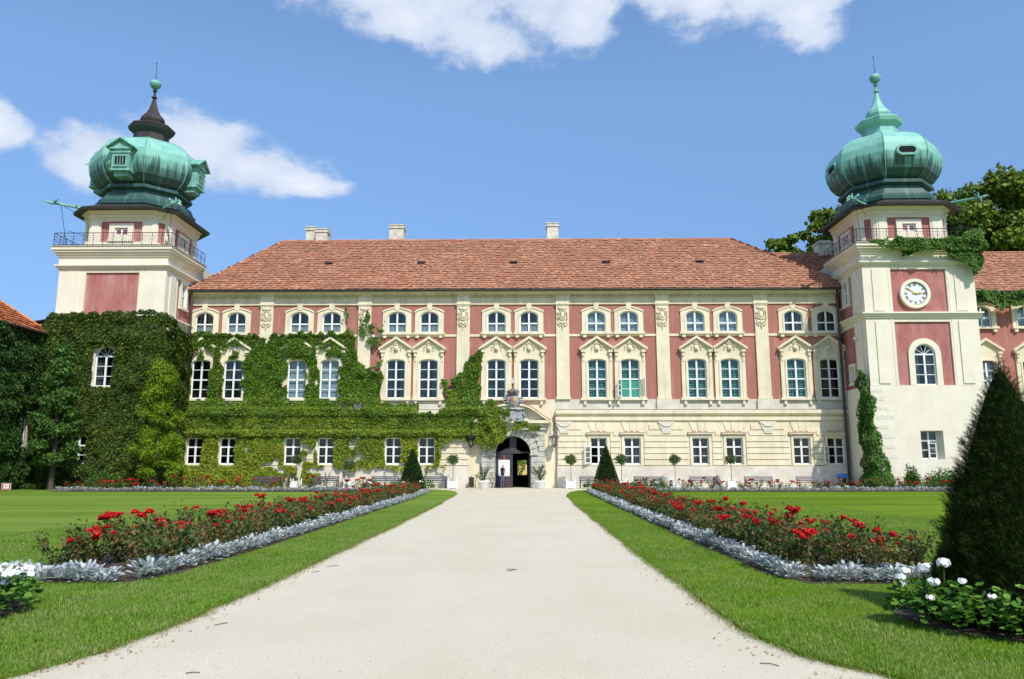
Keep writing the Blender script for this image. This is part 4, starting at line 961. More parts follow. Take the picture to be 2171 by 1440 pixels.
b = MB(); ridge(b, Vector(e2) + up, Vector(r2) + up, .4, .14); ridge(b, Vector(r1) + up, Vector(r2) + up, .4, .14); link('ridge_tile', b.mesh('ridge_tile', TILEN), wl, kind='stuff')
b = MB(); b.tube([ee(-34.5, -30, 11.1), ee(-34.5, -4.3, 11.1)], .09, 6); link('gutter', b.mesh('gutter', LEAD), wl)
an = thing('link_building', 'narrow cream wall piece with grey lean-to roof between left wing and left tower', 'building', (-35, -2, ZB))
b = MB(); b.box(-2.2, .7, -1.2, 3.5, 0, 12.2); link('wall', b.mesh('wall', CREAM_T), an)
b = MB(); b.add([(-2.3, -1.35, 12.25), (.75, -1.35, 12.75), (.75, 3.6, 13.2), (-2.3, 3.6, 12.7)], [(0, 1, 2, 3)]); b.add([(-2.3, -1.35, 12.19), (.75, -1.35, 12.69), (.75, 3.6, 13.1), (-2.3, 3.6, 12.6)], [(3, 2, 1, 0)]); b.tube([(-2.3, -1.36, 12.24), (.75, -1.36, 12.74)], .06, 5); link('roof', b.mesh('roof', LEAD), an)
# courtyard building seen through the gate
cb = thing('courtyard_building', 'ochre courtyard wall with vine and white window seen through the open gate', 'building', (0, 40, ZB))
b = MB(); b.sheet(-25, 25, 0, 9, 0, [(.1, .9, .4, 2.9)]); link('wall', b.mesh('wall', mat('ochre_plaster', (.72, .48, .14), (.8, .58, .22), 2)), cb)
window('slim', cb, .5, .02, .6)

# ------------------------------------------------------------------ ground
def ground_sheet(name, pts, z, m, kind='structure'):
    b = MB(); b.add([(x, y, z) for x, y in pts], [tuple(range(len(pts)))]); o = link(name, b.mesh(name, m)); o['kind'] = kind; return o
ground_sheet('ground', [(-400, -300), (400, -300), (400, 500), (-400, 500)], -.03, LAWN)
ground_sheet('gravel_path', [(-34.9, -90), (40, -90), (40, 1.5), (-34.9, 1.5)], 0.0, GRAVEL)
def wob(pts, amp=.06, step=.12):
    o = []
    for i in range(len(pts)):
        p, q = np.array(pts[i], float), np.array(pts[(i + 1) % len(pts)], float); n = max(1, int(np.linalg.norm(q - p) / step))
        if n > 700: n = 60
        for k in range(n): o.append(p + (q - p) * k / n)
    o = np.array(o); o += (np.stack([vnoise(o[:, 0], o[:, 1], .22, 5) + vnoise(o[:, 0], o[:, 1], .8, 15), vnoise(o[:, 0], o[:, 1], .22, 6) + vnoise(o[:, 0], o[:, 1], .8, 16)], 1) - 1) * amp
    return [tuple(p) for p in o]
LL = wob([(-34.9, -60), (-9, -58), (-6.5, -55.6), (-5.0, -54.6), (-4.25, -53.9), (-3.85, -53.4), (-3.6, -52.6), (-3.47, -51.5), (-3.45, -48), (-3.47, -40), (-3.6, -30), (-3.8, -18), (-4.0, -13.4), (-4.4, -10), (-5.1, -7), (-6.4, -5.2), (-8.5, -4.6), (-34.9, -4.6)])
LR = wob([(39, -60), (7, -58), (5, -55.5), (3.7, -54.3), (2.8, -53.5), (2.3, -52.7), (2.08, -51.6), (2.04, -48), (2.05, -40), (2.08, -30), (2.15, -18), (2.3, -15), (2.7, -11), (3.4, -7.5), (4.6, -5.4), (6.5, -4.8), (39, -4.8)])
def lawn(name, pts, lm):
    b = MB(); n = len(pts); zt = .03
    b.add([(x, y, zt) for x, y in pts] + [(x, y, -.02) for x, y in pts], [tuple(range(n))] + [(i, i + n, (i + 1) % n + n, (i + 1) % n) for i in range(n)])
    o = link(name, b.mesh(name, lm)); o['kind'] = 'structure'
lawn('lawn', LL, LAWNL); lawn('lawn', LR, LAWN)
BL = [(-7.7, -48.9), (-5.3, -48.9), (-5.05, -48), (-5.0, -44), (-5.35, -25), (-5.75, -13.5), (-5.9, -10), (-8.6, -10), (-8.3, -13), (-7.2, -40), (-7.7, -47)]
BR = [(3.75, -48.8), (6.05, -48.8), (6.1, -46), (6.0, -13), (6.3, -9), (3.7, -9), (3.72, -13), (3.5, -30), (3.45, -44), (3.5, -48)]
for nm, pts in (('flower_bed', BL), ('flower_bed', BR), ('flower_bed', [(-30, -10.9), (-9, -10.9), (-9, -7.2), (-30, -7.2)]), ('flower_bed', [(7, -10.2), (31, -10.2), (31, -6.8), (7, -6.8)])):
    ground_sheet(nm, pts, .036, SOIL)
YEW = (5.03, -51.25)
ground_sheet('flower_bed', [(YEW[0] + 1.2 * math.cos(2 * math.pi * i / 40), YEW[1] + 1.2 * math.sin(2 * math.pi * i / 40)) for i in range(40)], .040, SOIL)
WYEW = (-6.6, -51.3)
ground_sheet('flower_bed', [(WYEW[0] + 1.28 * math.cos(2 * math.pi * i / 40), WYEW[1] + 1.28 * math.sin(2 * math.pi * i / 40)) for i in range(40)], .040, SOIL)

# ------------------------------------------------------------------ grass
def grass(name, n, poly, ysplit, size, seed, excl):
    r_ = np.random.default_rng(seed); xs = [p[0] for p in poly]; x0, x1 = max(min(xs), -12), min(max(xs), 12)
    x = r_.uniform(x0, x1, n); y = -55 + (ysplit + 55) * r_.random(n) ** 2.2
    k = inpoly(x, y, poly)
    for e in excl: k &= ~inpoly(x, y, e)
    ang = math.atan(.70); d = y + 59.5; k &= (np.abs(x) < d * .72 + .3) & (r_.random(n) < np.clip((ysplit - y + 4 * (vnoise(x, y, 2.0, 8) - .5)) / 16, 0, 1))
    x, y = x[k], y[k]; P = np.stack([x, y, np.full(len(x), .025)], 1)
    az_ = r_.uniform(0, 2 * math.pi, len(x)); lean = r_.uniform(.1, .9, len(x))
    D = np.stack([np.cos(az_) * lean, np.sin(az_) * lean, np.ones(len(x))], 1); Nn = np.stack([np.cos(az_), np.sin(az_), -lean], 1)
    dist = (y + 59.5) / 8
    sz = r_.uniform(.6, 1.2, len(x)) * size * (.7 + .5 * vnoise(x, y, .4, 9))
    V = leaves(name, P, D, Nn, sz, GRASSM, (BLADE[0] * np.array([1.0, 1, 1]), BLADE[1])); o = link(name, V); o['kind'] = 'stuff'; return o
cy_ = lambda c, r: [(c[0] + r * math.cos(2 * math.pi * i / 24), c[1] + r * math.sin(2 * math.pi * i / 24)) for i in range(24)]
grass('grass', 900000, LL, -24, .048, 1, [BL, cy_(WYEW, 1.2)]); grass('grass', 900000, LR, -24, .048, 2, [BR, cy_(YEW, 1.2)])
def fringe(name, pts, n, m, size, seed, out_):
    """dry and green tufts leaning over the path edge"""
    r_ = np.random.default_rng(seed); q = np.array([p for p in pts if -55.5 < p[1] < -25 and abs(p[0]) < 8]); k = (len(q) * r_.random(n) ** 1.0).astype(int)
    P = q[k] + r_.normal(0, .05, (n, 2)); P = np.stack([P[:, 0] - out_ * np.abs(r_.normal(0, .04, n)), P[:, 1], np.full(n, .012)], 1)
    a = r_.uniform(0, 6.28, n); lean = r_.uniform(.3, 1.6, n); D = np.stack([np.cos(a) * lean, np.sin(a) * lean, np.ones(n)], 1)
    o = link(name, leaves(name, P, D, np.stack([np.cos(a), np.sin(a), -lean], 1), size * r_.uniform(.5, 1.3, n), m, BLADE)); o['kind'] = 'stuff'
DRYM = leafmat('dry_grass_blade', [(0, (.10, .12, .02)), (.4, (.18, .17, .04)), (.7, (.30, .22, .09)), (1, (.42, .32, .15))], trans=.1)
for pts, sg, sd_ in ((LL, 1, 71), (LR, -1, 72)):
    fringe('grass', pts, 26000, GRASSM, .055, sd_, sg); fringe('dry_grass', pts, 11000, DRYM, .038, sd_ + 5, -sg)

# litter on the path edges
n = 520; yy = -54 + 16 * rng.random(n) ** 1.5; sd_ = rng.random(n) < .6
xx = np.where(sd_, -3.42, 2.02) + np.where(sd_, 1, -1) * np.abs(rng.normal(0, .12, n)) * 1.0
xx += np.where(sd_, -1, 1) * np.clip(-52.5 - yy, 0, 3) * .45
az_ = rng.uniform(0, 6.28, n); P = np.stack([xx, yy, np.full(n, .008)], 1); D = np.stack([np.cos(az_), np.sin(az_), .15 + 0 * xx], 1)
o = link('fallen_leaves', leaves('fallen_leaves', P, D, np.tile([0, 0, 1.], (n, 1)) + rng.normal(0, .3, (n, 3)), rng.uniform(.012, .045, n), DEADL)); o['kind'] = 'stuff'; 
b = MB()
for (x, y, a, l_) in ((-3.1, -51.5, .9, .16), (-3.2, -47.6, .8, .14), (-3.15, -46.9, .6, .2), (-2.6, -53.3, .1, .1), (-.29, -47.19, .1, .12), (-.24, -47.3, .5, .14), (-.3, -47.35, -.2, .1), (2.0, -53.0, 2.4, .15)):
    b.tube([(x, y, .006), (x + l_ * .5 * math.cos(a), y + l_ * .5 * math.sin(a), .012), (x + l_ * math.cos(a + .15), y + l_ * math.sin(a + .15), .006)], .004, 4)
n = 9000; px_ = rng.uniform(-4.2, 2.9, n); py_ = -53.6 + 14 * rng.random(n) ** 1.8; k_ = (px_ > -3.5) & (px_ < 2.1); px_, py_ = px_[k_], py_[k_]; n = len(px_)
TT = np.array([(math.cos(a), math.sin(a), 0) for a in (0, 1.26, 2.5, 3.8, 5.0)] + [(.1, .05, .75)]); sz_ = rng.uniform(.003, .009, n)[:, None, None]; ra = rng.uniform(0, 6.28, n)
TR_ = np.stack([TT[None, :, 0] * np.cos(ra)[:, None] - TT[None, :, 1] * np.sin(ra)[:, None] * .7, TT[None, :, 0] * np.sin(ra)[:, None] + TT[None, :, 1] * np.cos(ra)[:, None] * .7, np.tile(TT[:, 2], (n, 1))], 2)
PEB = leafmat('pebble', [(0, (.25, .22, .17)), (.4, (.42, .38, .30)), (.9, (.58, .54, .46)), (1, (.75, .73, .68))], trans=0)
pb_ = link('pebbles', npmesh('pebbles', np.stack([px_, py_, 0 * px_], 1)[:, None] + TR_ * sz_, [(i, (i + 1) % 5, 5) for i in range(5)], PEB)); pb_['kind'] = 'stuff'
o = link('twigs', b.mesh('twigs', BARK)); o['kind'] = 'stuff'

# ------------------------------------------------------------------ climbing vines
def vine(name, label, poly, fn, dens, size, m, seed, holes=(), depth=.28, edge=.22, group=None, thr=None, backing=False):
    """fn maps (u, z, d) on the wall to world; poly in (u, z)"""
    r_ = np.random.default_rng(seed); us = [p[0] for p in poly]; zs = [p[1] for p in poly]
    A = (max(us) - min(us) + 1) * (max(zs) - min(zs) + 1); n = int(A * dens)
    u = r_.uniform(min(us) - .5, max(us) + .5, n); z = r_.uniform(min(zs) - .5, max(zs) + .5, n)
    du = (vnoise(u, z, .35, seed + 1) - .5) * 2 * edge + (vnoise(u, z, .9, seed + 4) - .5) * 2 * edge; dz = (vnoise(u, z, .3, seed + 2) - .5) * 2.4 * edge
    k = inpoly(u + du, z + dz, poly)
    if thr is not None: k &= (vnoise(u, z, .45, seed + 7) * .6 + vnoise(u, z, 1.6, seed + 8) * .4) > thr(u, z)
    for (a, b_, c, d) in holes:
        j = .05 * (vnoise(u, z, .2, seed + 3) - .3); k &= ~((u > a - j) & (u < b_ + j) & (z > c - j) & (z < d + j))
    u, z = u[k], z[k]; n = len(u)
    cl = vnoise(u, z * .8, .55, seed + 5) * .6 + vnoise(u, z, 1.5, seed + 6) * .4
    nearhole = np.zeros(n, bool)
    for (a, b_, c, d) in holes: nearhole |= (u > a - .3) & (u < b_ + .3) & (z > c - .3) & (z < d + .3)
    cl = cl ** 1.5 * 1.5; dd = depth * (cl * 1.3 + r_.random(n) * .35) * np.where(nearhole, .55, 1)
    P = fn(u, z, dd); e1 = unit(fn(u + .01, z, dd) - P); nn = unit(fn(u, z, dd + .01) - P)
    sw = (vnoise(u, z, .6, seed + 9) - .5) * 2.2
    D = e1 * (r_.normal(0, .5, n) + sw)[:, None] + np.array([0, 0, -1.]) + nn * r_.uniform(.0, 1.0, n)[:, None]
    Nn = nn + e1 * r_.normal(0, .45, n)[:, None] + np.array([0, 0, 1.]) * r_.uniform(.1, .9, n)[:, None]
    o = thing(name, label, 'climbing vine', tuple(fn(np.array([us[0]]), np.array([0.0]), np.array([0.0]))[0]), group=group)
    P = P - np.array(o.location)
    link('foliage', leaves('foliage', P, D, Nn, size * r_.uniform(.6, 1.35, n), m), o, kind='stuff')
    # woody stems
    b = MB(); rs = random.Random(seed); w_ = max(us) - min(us)
    for i in range(max(2, int(w_ / 1.6))):
        uu = min(us) + .3 + (w_ - .6) * rs.random(); zz = 0.0; pts = []; top = min(1.5, max(zs) * .6)
        while zz < top:
            pts.append(tuple(fn(np.array([uu]), np.array([zz]), np.array([.06]))[0] - np.array(o.location))); zz += .6; uu += rs.uniform(-.25, .25)
            uu = min(max(uu, min(us) + .1), max(us) - .1)
        if min(zs) < 2 and len(pts) > 2:
            b = MB(); b.tube(pts, [.035 * (1 - .7 * q / len(pts)) for q in range(len(pts))], 4); link('stem', b.mesh('stem', BARK), o)
    return o
fac = lambda y0: (lambda u, z, d: np.stack([u, y0 - np.interp(z, [0, 1.7, 1.8, 3.85, 4.0, 4.3, 4.45, 5.4, 5.6, 6.0, 6.2, 6.6, 6.9, 10.3, 10.7, 11.6, 11.8], [.44, .44, .42, .42, .58, .58, .42, .44, .56, .56, .30, .30, .14, .14, .15, .15, .26]) - d, z], 1))
A = [(-26.4, 11.80), (-24.6, 11.90), (-20.94, 11.72), (-19.9, 11.3), (-19.38, 11.86), (-13.44, 11.92), (-13.16, 11.32), (-13.1, 9.53), (-12.06, 9.23), (-11.1, 9.71), (-10.99, 6.41), (-8.33, 6.51), (-8.31, 5.64), (-6.5, 5.64), (-6.33, 6.58), (-6.36, 8.41), (-5.45, 9.33), (-4.91, 9.88), (-4.40, 9.99), (-4.42, 11.55), (-4.15, 11.55), (-4.10, 10.18), (-3.52, 10.65), (-3.32, 10.43), (-3.30, 6.51), (-1.42, 6.58), (-1.24, 5.31), (-2.5, 4.59), (-2.32, 3.87), (-2.85, 2.62), (-3.47, 2.8), (-3.94, 3.7), (-5.57, 3.77), (-6.1, 3.52), (-6.44, 1.74), (-5.72, 1.49), (-8.05, 1.38), (-12.01, 1.50), (-15.26, 1.45), (-14.87, .85), (-17.0, .15), (-26.4, .1)]
vh = [(x - .70, x + .70, 6.80, 9.85) for x in wx[:8]] + [(x - .66, x + .66, 1.72, 3.82) for x in gx if x < -4]
def thr1(u, z):
    t = np.full(len(u), .15)
    for x in wx[:6]:   # carved surrounds show through between the leaves
        near = (np.abs(u - x) < 1.05) & (z > 6.5) & (z < 11.0)
        t = np.where(near, .54 if x < -20 else .47, t)
    t = np.where((z > 6.0) & (z < 6.5), .33, t)
    t = np.where((z < 3.4) & (u > -18), .36, t); t = np.where((z < 2.3) & (u > -20), .40, t)
    t = np.where((z > 6.7) & (u > -6.6), .40, t); t = np.where((z > 6.4) & (z < 9.5) & (u > -12) & (u < -11), .3, t)
    return t
vine('climbing_vine', 'yellow-green climbing vine over the left half of the palace front around its windows', A, fac(0), 520, .17, IVY, 11, vh, thr=thr1, depth=.2)
vine('climbing_vine', 'thin vine sprays beside the upper window next to the second pilaster', [(-14.1, 14.0), (-13.9, 14.1), (-13.8, 12), (-12.9, 11.9), (-12.6, 14.2), (-12.2, 14.3), (-12.2, 12.4), (-11.0, 12.3), (-11, 13), (-10.9, 11.4), (-12.2, 10.8), (-12.6, 11.8), (-14, 11.7)], lambda u, z, d: np.stack([u, -.2 - d, z], 1), 240, .16, IVYR, 15, thr=lambda u, z: np.full(len(u), .47), depth=.12)
vine('climbing_vine', 'trailing vine strands hanging over the stone gate arch', [(-3.3, 5.9), (-1.2, 6.0), (-1.3, 5.2), (-.2, 5.0), (1.0, 4.9), (1.0, 4.5), (-.5, 4.45), (-1.2, 4.2), (-1.8, 3.4), (-2.7, 2.8), (-2.9, 3.2), (-3.4, 3.0)], lambda u, z, d: np.stack([u, -.5 - d, z], 1), 420, .17, IVY, 18, thr=lambda u, z: np.where(u > -1.5, .44, .2), depth=.3)
def corner(u, z, d, uc, yc, sg):
    """front plane and flank plane of a tower joined by a rounded corner"""
    s_ = (u - uc) * sg; a = np.clip((s_ + .45) / .9, 0, 1) * math.pi / 2; front = s_ > 0 if False else s_ <= 0
    bx = np.where(front, u, uc); by = np.where(front, yc, yc + s_)
    return np.stack([bx + sg * np.sin(a) * d, by - np.cos(a) * d, z], 1)
tf = lambda u, z, d: corner(u, z, d + .05, -26.32, -4.58, 1)
vine('climbing_vine', 'very dark dense vine wrapping the lower half of the left tower', [(-35.0, .1), (-35.1, 11.9), (-34.4, 12.65), (-31, 12.7), (-28, 12.85), (-26.6, 12.75), (-25.5, 12.4), (-24.2, 11.9), (-22.0, 11.7), (-22.0, .1)], tf, 420, .18, IVYD, 21, [(-31.17, -29.67, 7.3, 10.2), (-32.35, -31.1, 1.75, 3.8)], depth=.26, edge=.12)
wf = lambda u, z, d: np.stack([-35.05 + d, u, z], 1)
vine('climbing_vine', 'dark vine covering the wall of the orange-roofed left wing', [(-22, .1), (-22, 11.1), (-4.6, 11.1), (-4.6, .1)], wf, 330, .20, IVYW, 24, [(-6.5, -5.7, 2.95, 5.1)], depth=.35, edge=.1)
lf_ = lambda u, z, d: np.stack([u, -3.25 - d, z], 1)
vine('climbing_vine', 'small dark vine patch in the corner between left wing and left tower', [(-37, .1), (-37, 11.2), (-34.5, 11.2), (-34.5, .1)], lf_, 300, .18, IVYD, 27, depth=.3)
cf = lambda u, z, d: corner(u, z, d + .05, 24.34, -4.58, -1)
vine('climbing_vine', 'narrow column of bright vine climbing the left corner of the clock tower', [(23.6, .1), (23.2, .1), (23.3, 3), (23.4, 6), (23.5, 7.9), (24.0, 8.5), (24.3, 8.3), (24.4, 7.6), (24.6, 5.9), (24.7, 3.6), (24.95, 2.0), (25.3, .8), (25.5, .1)], cf, 700, .17, IVYR, 30, depth=.5, edge=.12)
bf = lambda u, z, d: np.stack([u, np.where(z > 17.0, -5.02, -4.85) - d * .8, z], 1)
vine('climbing_vine', 'green vine garland hanging from the clock tower balcony down its right corner', [(24.3, 17.75), (28.0, 17.85), (31.3, 17.8), (31.9, 18.5), (32.7, 18.7), (33.0, 17.6), (32.8, 16.2), (32.5, 15.2), (32.2, 15.0), (32.0, 15.9), (31.3, 16.2), (30.6, 16.9), (29.6, 17.1), (27.9, 16.9), (27.4, 16.6), (27.0, 17.1), (25.8, 17.2), (25.0, 17.5)], bf, 620, .18, IVYR, 33, depth=.45, edge=.16, thr=lambda u, z: np.full(len(u), .2))
rf = lambda u, z, d: np.stack([u, .95 - d, z], 1)
vine('climbing_vine', 'vine fringe under the eaves of the right wing roof', [(33.5, 15.3), (52, 15.3), (52, 14.3), (40, 14.3), (38.6, 14.2), (37.6, 13.9), (36, 14.4), (33.5, 14)], rf, 300, .2, IVYR, 36, depth=.4, edge=.25, thr=lambda u, z: np.full(len(u), .2))
vine('climbing_vine', 'bright yellowish vine on the ochre courtyard wall beyond the gate', [(-4, .1), (-4, 5), (.0, 5), (.1, 2.5), (-.1, .6), (0, .1)], lambda u, z, d: np.stack([u, 39.9 - d, z], 1), 60, .3, IVYR, 39, thr=lambda u, z: np.full(len(u), .4))

# ------------------------------------------------------------------ trees
def tree(label, cat_loc, h, clumps, nleaf, lsize, m, seed, trunk_r=.2, tpl=LEAF, hang=.0):
    """clumps: (x, y, z, rx, ry, rz) relative to the base"""
    r_ = np.random.default_rng(seed); o = thing('tree', label, 'tree', cat_loc)
    vol = np.array([c[3] * c[4] * c[5] for c in clumps]) ** .75; vol /= vol.sum(); P = []; Nn = []
    for c, v in zip(clumps, vol):
        k = int(nleaf * v); d = unit(r_.normal(0, 1, (k, 3))); rr = r_.random(k) ** .33
        rr *= .72 + .45 * vnoise(d[:, 0] * 2 + c[0] * 3, d[:, 2] * 2 + d[:, 1] * 2, .35, seed + 3)
        P.append(np.array(c[:3]) + d * rr[:, None] * np.array(c[3:])); Nn.append(d + np.array([0, 0, .5]))
    P = np.concatenate(P); Nn = np.concatenate(Nn) + r_.normal(0, .5, (len(P), 3)); D = r_.normal(0, 1, (len(P), 3)) + np.array([0, 0, -hang])
    link('crown', leaves('crown', P, D, Nn, lsize * r_.uniform(.6, 1.4, len(P)), m, tpl), o, kind='stuff')
    b = MB(); rs = random.Random(seed); b.tube([(0, 0, 0), (.05, 0, h * .3), (-.05, .05, h * .6), (0, 0, h * .9)], [trunk_r, trunk_r * .8, trunk_r * .5, trunk_r * .1], 8)
    for c in clumps[::max(1, len(clumps) // 14)]:
        z0 = max(h * .15, c[2] * .65); b.tube([(0, 0, z0), (c[0] * .5, c[1] * .5, (z0 + c[2]) / 2), (c[0], c[1], c[2])], [trunk_r * .35, trunk_r * .22, trunk_r * .06], 5)
    link('trunk', b.mesh('trunk', BARK), o); return o
def cl(n, seed, zf, rf_, s, cx=0):
    r_ = random.Random(seed); o = []
    for i in range(n):
        t = (i + .5) / n; z = zf(t); rad = rf_(t); a = r_.uniform(0, 6.28); q = rad * r_.uniform(.25, 1)
        o.append((cx + q * math.cos(a), q * math.sin(a), z, s * r_.uniform(.7, 1.3), s * r_.uniform(.7, 1.3), s * r_.uniform(.5, .9)))
    return o
tree('tall dark green narrow tree standing against the vine-covered left tower', (-31.9, -7.2, 0), 10.4, cl(60, 1, lambda t: 1.7 + 8.0 * t, lambda t: 1.45 * (1 - .82 * t ** 1.3) , .55), 22000, .18, TREED, 41)
tree('feathery light green tree at the right-hand corner of the left tower', (-25.2, -6.6, 0), 8.8, cl(44, 2, lambda t: 1.0 + 7.6 * t, lambda t: 1.9 * (1 - .8 * abs(t - .35) ** 1.1) * (1 - .5 * t), .62), 22000, .22, TREEL, 42, tpl=NARROW, hang=.9)
far_t = [((54.0, 27, 0), 34.2, 8.2, 8, 'huge broad tree rising over the right wing roof', 30), ((47.5, 31, 0), 33.5, 5.0, 9, 'dense tree just right of the clock tower dome over the wing roof', 28.5), ((35.0, 26, 0), 31.9, 3.3, 10, 'tree crown showing left of the clock tower below the dome', 27), ((29.2, 26, 0), 28.6, 2.4, 11, 'small treetop above the roof further left of the clock tower', 25.5)]
for loc, h, rad, sd2, lab, zc in far_t:
    cs = cl(60, sd2, lambda t: zc - 6 + (h - zc + 4.5) * t, lambda t: rad * math.sqrt(max(.05, 1 - (t * 1.6 - .8) ** 2 * 1.1)), rad * .23)
    tree(lab, loc, h, cs, 30000 if rad > 4.5 else 9000, .52 if rad > 3 else .4, TREEB, sd2 + 30, .5)

# ------------------------------------------------------------------ clipped cones and the big yew
def cone_points(n, r, h, seed, power=.85, shag=.04):
    r_ = np.random.default_rng(seed); t = 1 - np.sqrt(r_.random(n)); a = r_.uniform(0, 2 * math.pi, n)
    rad = r * (1 - t) ** power * (1 + shag * (vnoise(a * 3, t * 9, .5, seed) - .5) * 4)
    P = np.stack([rad * np.cos(a), rad * np.sin(a), t * h + .03], 1); Nn = np.stack([np.cos(a), np.sin(a), np.full(n, .35)], 1); return P, Nn, r_
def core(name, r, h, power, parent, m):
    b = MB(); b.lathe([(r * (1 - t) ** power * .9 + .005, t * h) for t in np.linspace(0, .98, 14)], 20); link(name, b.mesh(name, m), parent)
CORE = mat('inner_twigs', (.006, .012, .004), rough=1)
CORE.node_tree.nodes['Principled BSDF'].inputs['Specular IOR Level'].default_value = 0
for x, y, h, lab, fl in ((-7.28, -9.2, 2.75, 'small clipped cone of dark evergreen at the far end of the left rose bed', 1), (5.15, -9.2, 2.95, 'small clipped cone of dark evergreen at the far end of the right rose bed', 2)):
    o = thing('clipped_cone', lab, 'topiary', (x, y, 0)); P, Nn, r_ = cone_points(9000, .95, h, 50 + fl, .9, .02)
    link('foliage', leaves('foliage', P, Nn + r_.normal(0, .7, P.shape), Nn + r_.normal(0, .4, P.shape), r_.uniform(.04, .08, len(P)), CONEM), o, kind='stuff'); core('inner_branches', .95, h, .9, o, CORE)
SPR = []
for i in range(5):
    for s in (-1, 1): SPR.append([(0, .12 + .17 * i), (s * .20, .30 + .17 * i), (s * .03, .20 + .17 * i)])
SPR.append([(-.03, 0), (.03, 0), (0, 1.05)])
sv = np.array([(x, y, .03 - .25 * (y - .3) ** 2) for t in SPR for x, y in t]); SPRAY = (sv, [(3 * i, 3 * i + 1, 3 * i + 2) for i in range(len(SPR))])
o = thing('yew', 'big dark shaggy conical yew rising at the right edge of the picture', 'topiary', (YEW[0], YEW[1], 0))
P, Nn, r_ = cone_points(42000, .94, 2.66, 60, .82, .05)
D = Nn * np.array([.7, .7, .3]) + np.array([0, 0, .75]) + r_.normal(0, .42, P.shape)
link('foliage', leaves('foliage', P - unit(Nn) * (r_.uniform(0, .12, len(P)) + .07 * (vnoise(np.arctan2(P[:, 1], P[:, 0]) * 4, P[:, 2] * 5, .6, 77) - .3))[:, None], D, Nn + r_.normal(0, .5, P.shape), r_.uniform(.045, .095, len(P)), YEWM, SPRAY), o, kind='stuff'); core('inner_branches', .93, 2.60, .82, o, CORE)
# the left counterpart stands just outside the frame; only its flower ring shows
# ------------------------------------------------------------------ bedding plants
def rose_variant(seed, n, hgt, wd):
    r_ = np.random.default_rng(seed); rs = random.Random(seed)
    b = MB(); tips = []; LP = []
    for i in range(9):
        a = rs.uniform(0, 6.28); l_ = rs.uniform(.2, wd); h = hgt * rs.uniform(.62, 1.05); t = Vector((l_ * math.cos(a), l_ * math.sin(a), h))
        m_ = Vector((t.x * .45, t.y * .45, h * .5)); b.tube([(0, 0, 0), m_, t], [.009, .007, .004], 4, caps=False); tips.append(t)
        for k in range(n // 9):
            u = rs.uniform(.18, 1.0); p = (m_ * (u / .5)) if u < .5 else m_ + (t - m_) * ((u - .5) / .5); LP.append(p + Vector((rs.gauss(0, .06), rs.gauss(0, .06), rs.gauss(0, .04))))
    P = np.array(LP); D = r_.normal(0, 1, P.shape) + np.array([0, 0, -.2]); Nn = r_.normal(0, .7, P.shape) + np.array([0, -.2, 1])
    return leaves('rose_foliage', P, D, Nn, r_.uniform(.04, .085, len(P)), ROSEL, LEAF), b.mesh('rose_stems', mat('rose_cane', (.10, .09, .03)) if 'rose_cane' not in bpy.data.materials else bpy.data.materials['rose_cane']), tips
def bloom_mesh(seed, k, spread):
    b = MB(); rs = random.Random(seed)
    for i in range(k):
        c = Vector((rs.gauss(0, spread), rs.gauss(0, spread), rs.gauss(0, spread * .7)))
        for j in range(9):     # overlapping cupped petals
            a = j * 2.4; rad = .008 + .0026 * j; tilt = .5 + .09 * j
            u = Vector((math.cos(a), math.sin(a), 0)); v = Vector((-u.y, u.x, 0)); w0 = .020 + .0015 * j
            p0 = c + u * rad * .4; p1 = c + u * (rad + .010) + Vector((0, 0, .036 - .0045 * j)); 
            b.add([p0, p1 + v * w0 - Vector((0, 0, .008)), p1 + u * .006 + Vector((0, 0, .006)), p1 - v * w0 - Vector((0, 0, .008))], [(0, 1, 2, 3)])
        b.blob(c + Vector((0, 0, .016)), (.024, .024, .020), k=6)
    return b.mesh('rose_bloom', RPET)
RV = [rose_variant(100 + i, 470, rnd_h, .36) for i, rnd_h in enumerate((.50, .56, .62, .68, .52, .60))]
RVB = [rose_variant(120 + i, 200, h, .45) for i, h in enumerate((.55, .65, .75))]
BM = [bloom_mesh(i, k, s) for i, (k, s) in enumerate(((3, .025), (5, .032), (1, .0), (8, .042)))]
def stretch(y): return 'near third' if y < -37 else 'middle third' if y < -24 else 'far third'
def rose_bush(x, y, lab, grp, far=False, nb=4, sc_=1.0):
    if not far:
        side = 'left' if x < 0 else 'right'; t_ = stretch(y)
        lab = {'near third': 'large red rose bush with rusty leaves in the near third of the long %s bed', 'middle third': 'red rose bush in the middle third of the long %s bed beside the path', 'far third': 'small-looking red rose bush in the far third of the long %s bed'}[t_] % side
        grp = 'red rose bushes in the %s of the long %s bed' % (t_, side)
    v = random.choice(RVB if far else RV); o = thing('rose_bush', lab, 'rose bush', (x, y, .03), random.uniform(0, 6.28), grp, sc_)
    link('foliage', v[0], o, kind='stuff'); link('stem', v[1], o, kind='stuff')
    for t in random.sample(v[2], min(nb, len(v[2]))): link('rose_bloom', random.choice(BM), o, tuple(t + Vector((0, 0, .02))), random.uniform(0, 6), random.uniform(1.0, 1.5) * (1.15 if far else 1))
def lerp_rows(pts, step, jit):
    o = []; acc = 0
    for (p, q) in zip(pts, pts[1:]):
        p, q = Vector(p), Vector(q); L_ = (q - p).length; n = max(1, int(L_ / step))
        for k in range(n): c = p + (q - p) * ((k + .5) / n); o.append((c.x + random.gauss(0, jit), c.y + random.gauss(0, jit)))
    return o
GL, GR_ = 'red rose bushes in the long bed left of the gravel path', 'red rose bushes in the long bed right of the gravel path'
def nbloom(y):
    return random.choice((0, 1, 1, 2, 2, 3)) if y < -35 else random.choice((0, 1, 2, 3, 3))
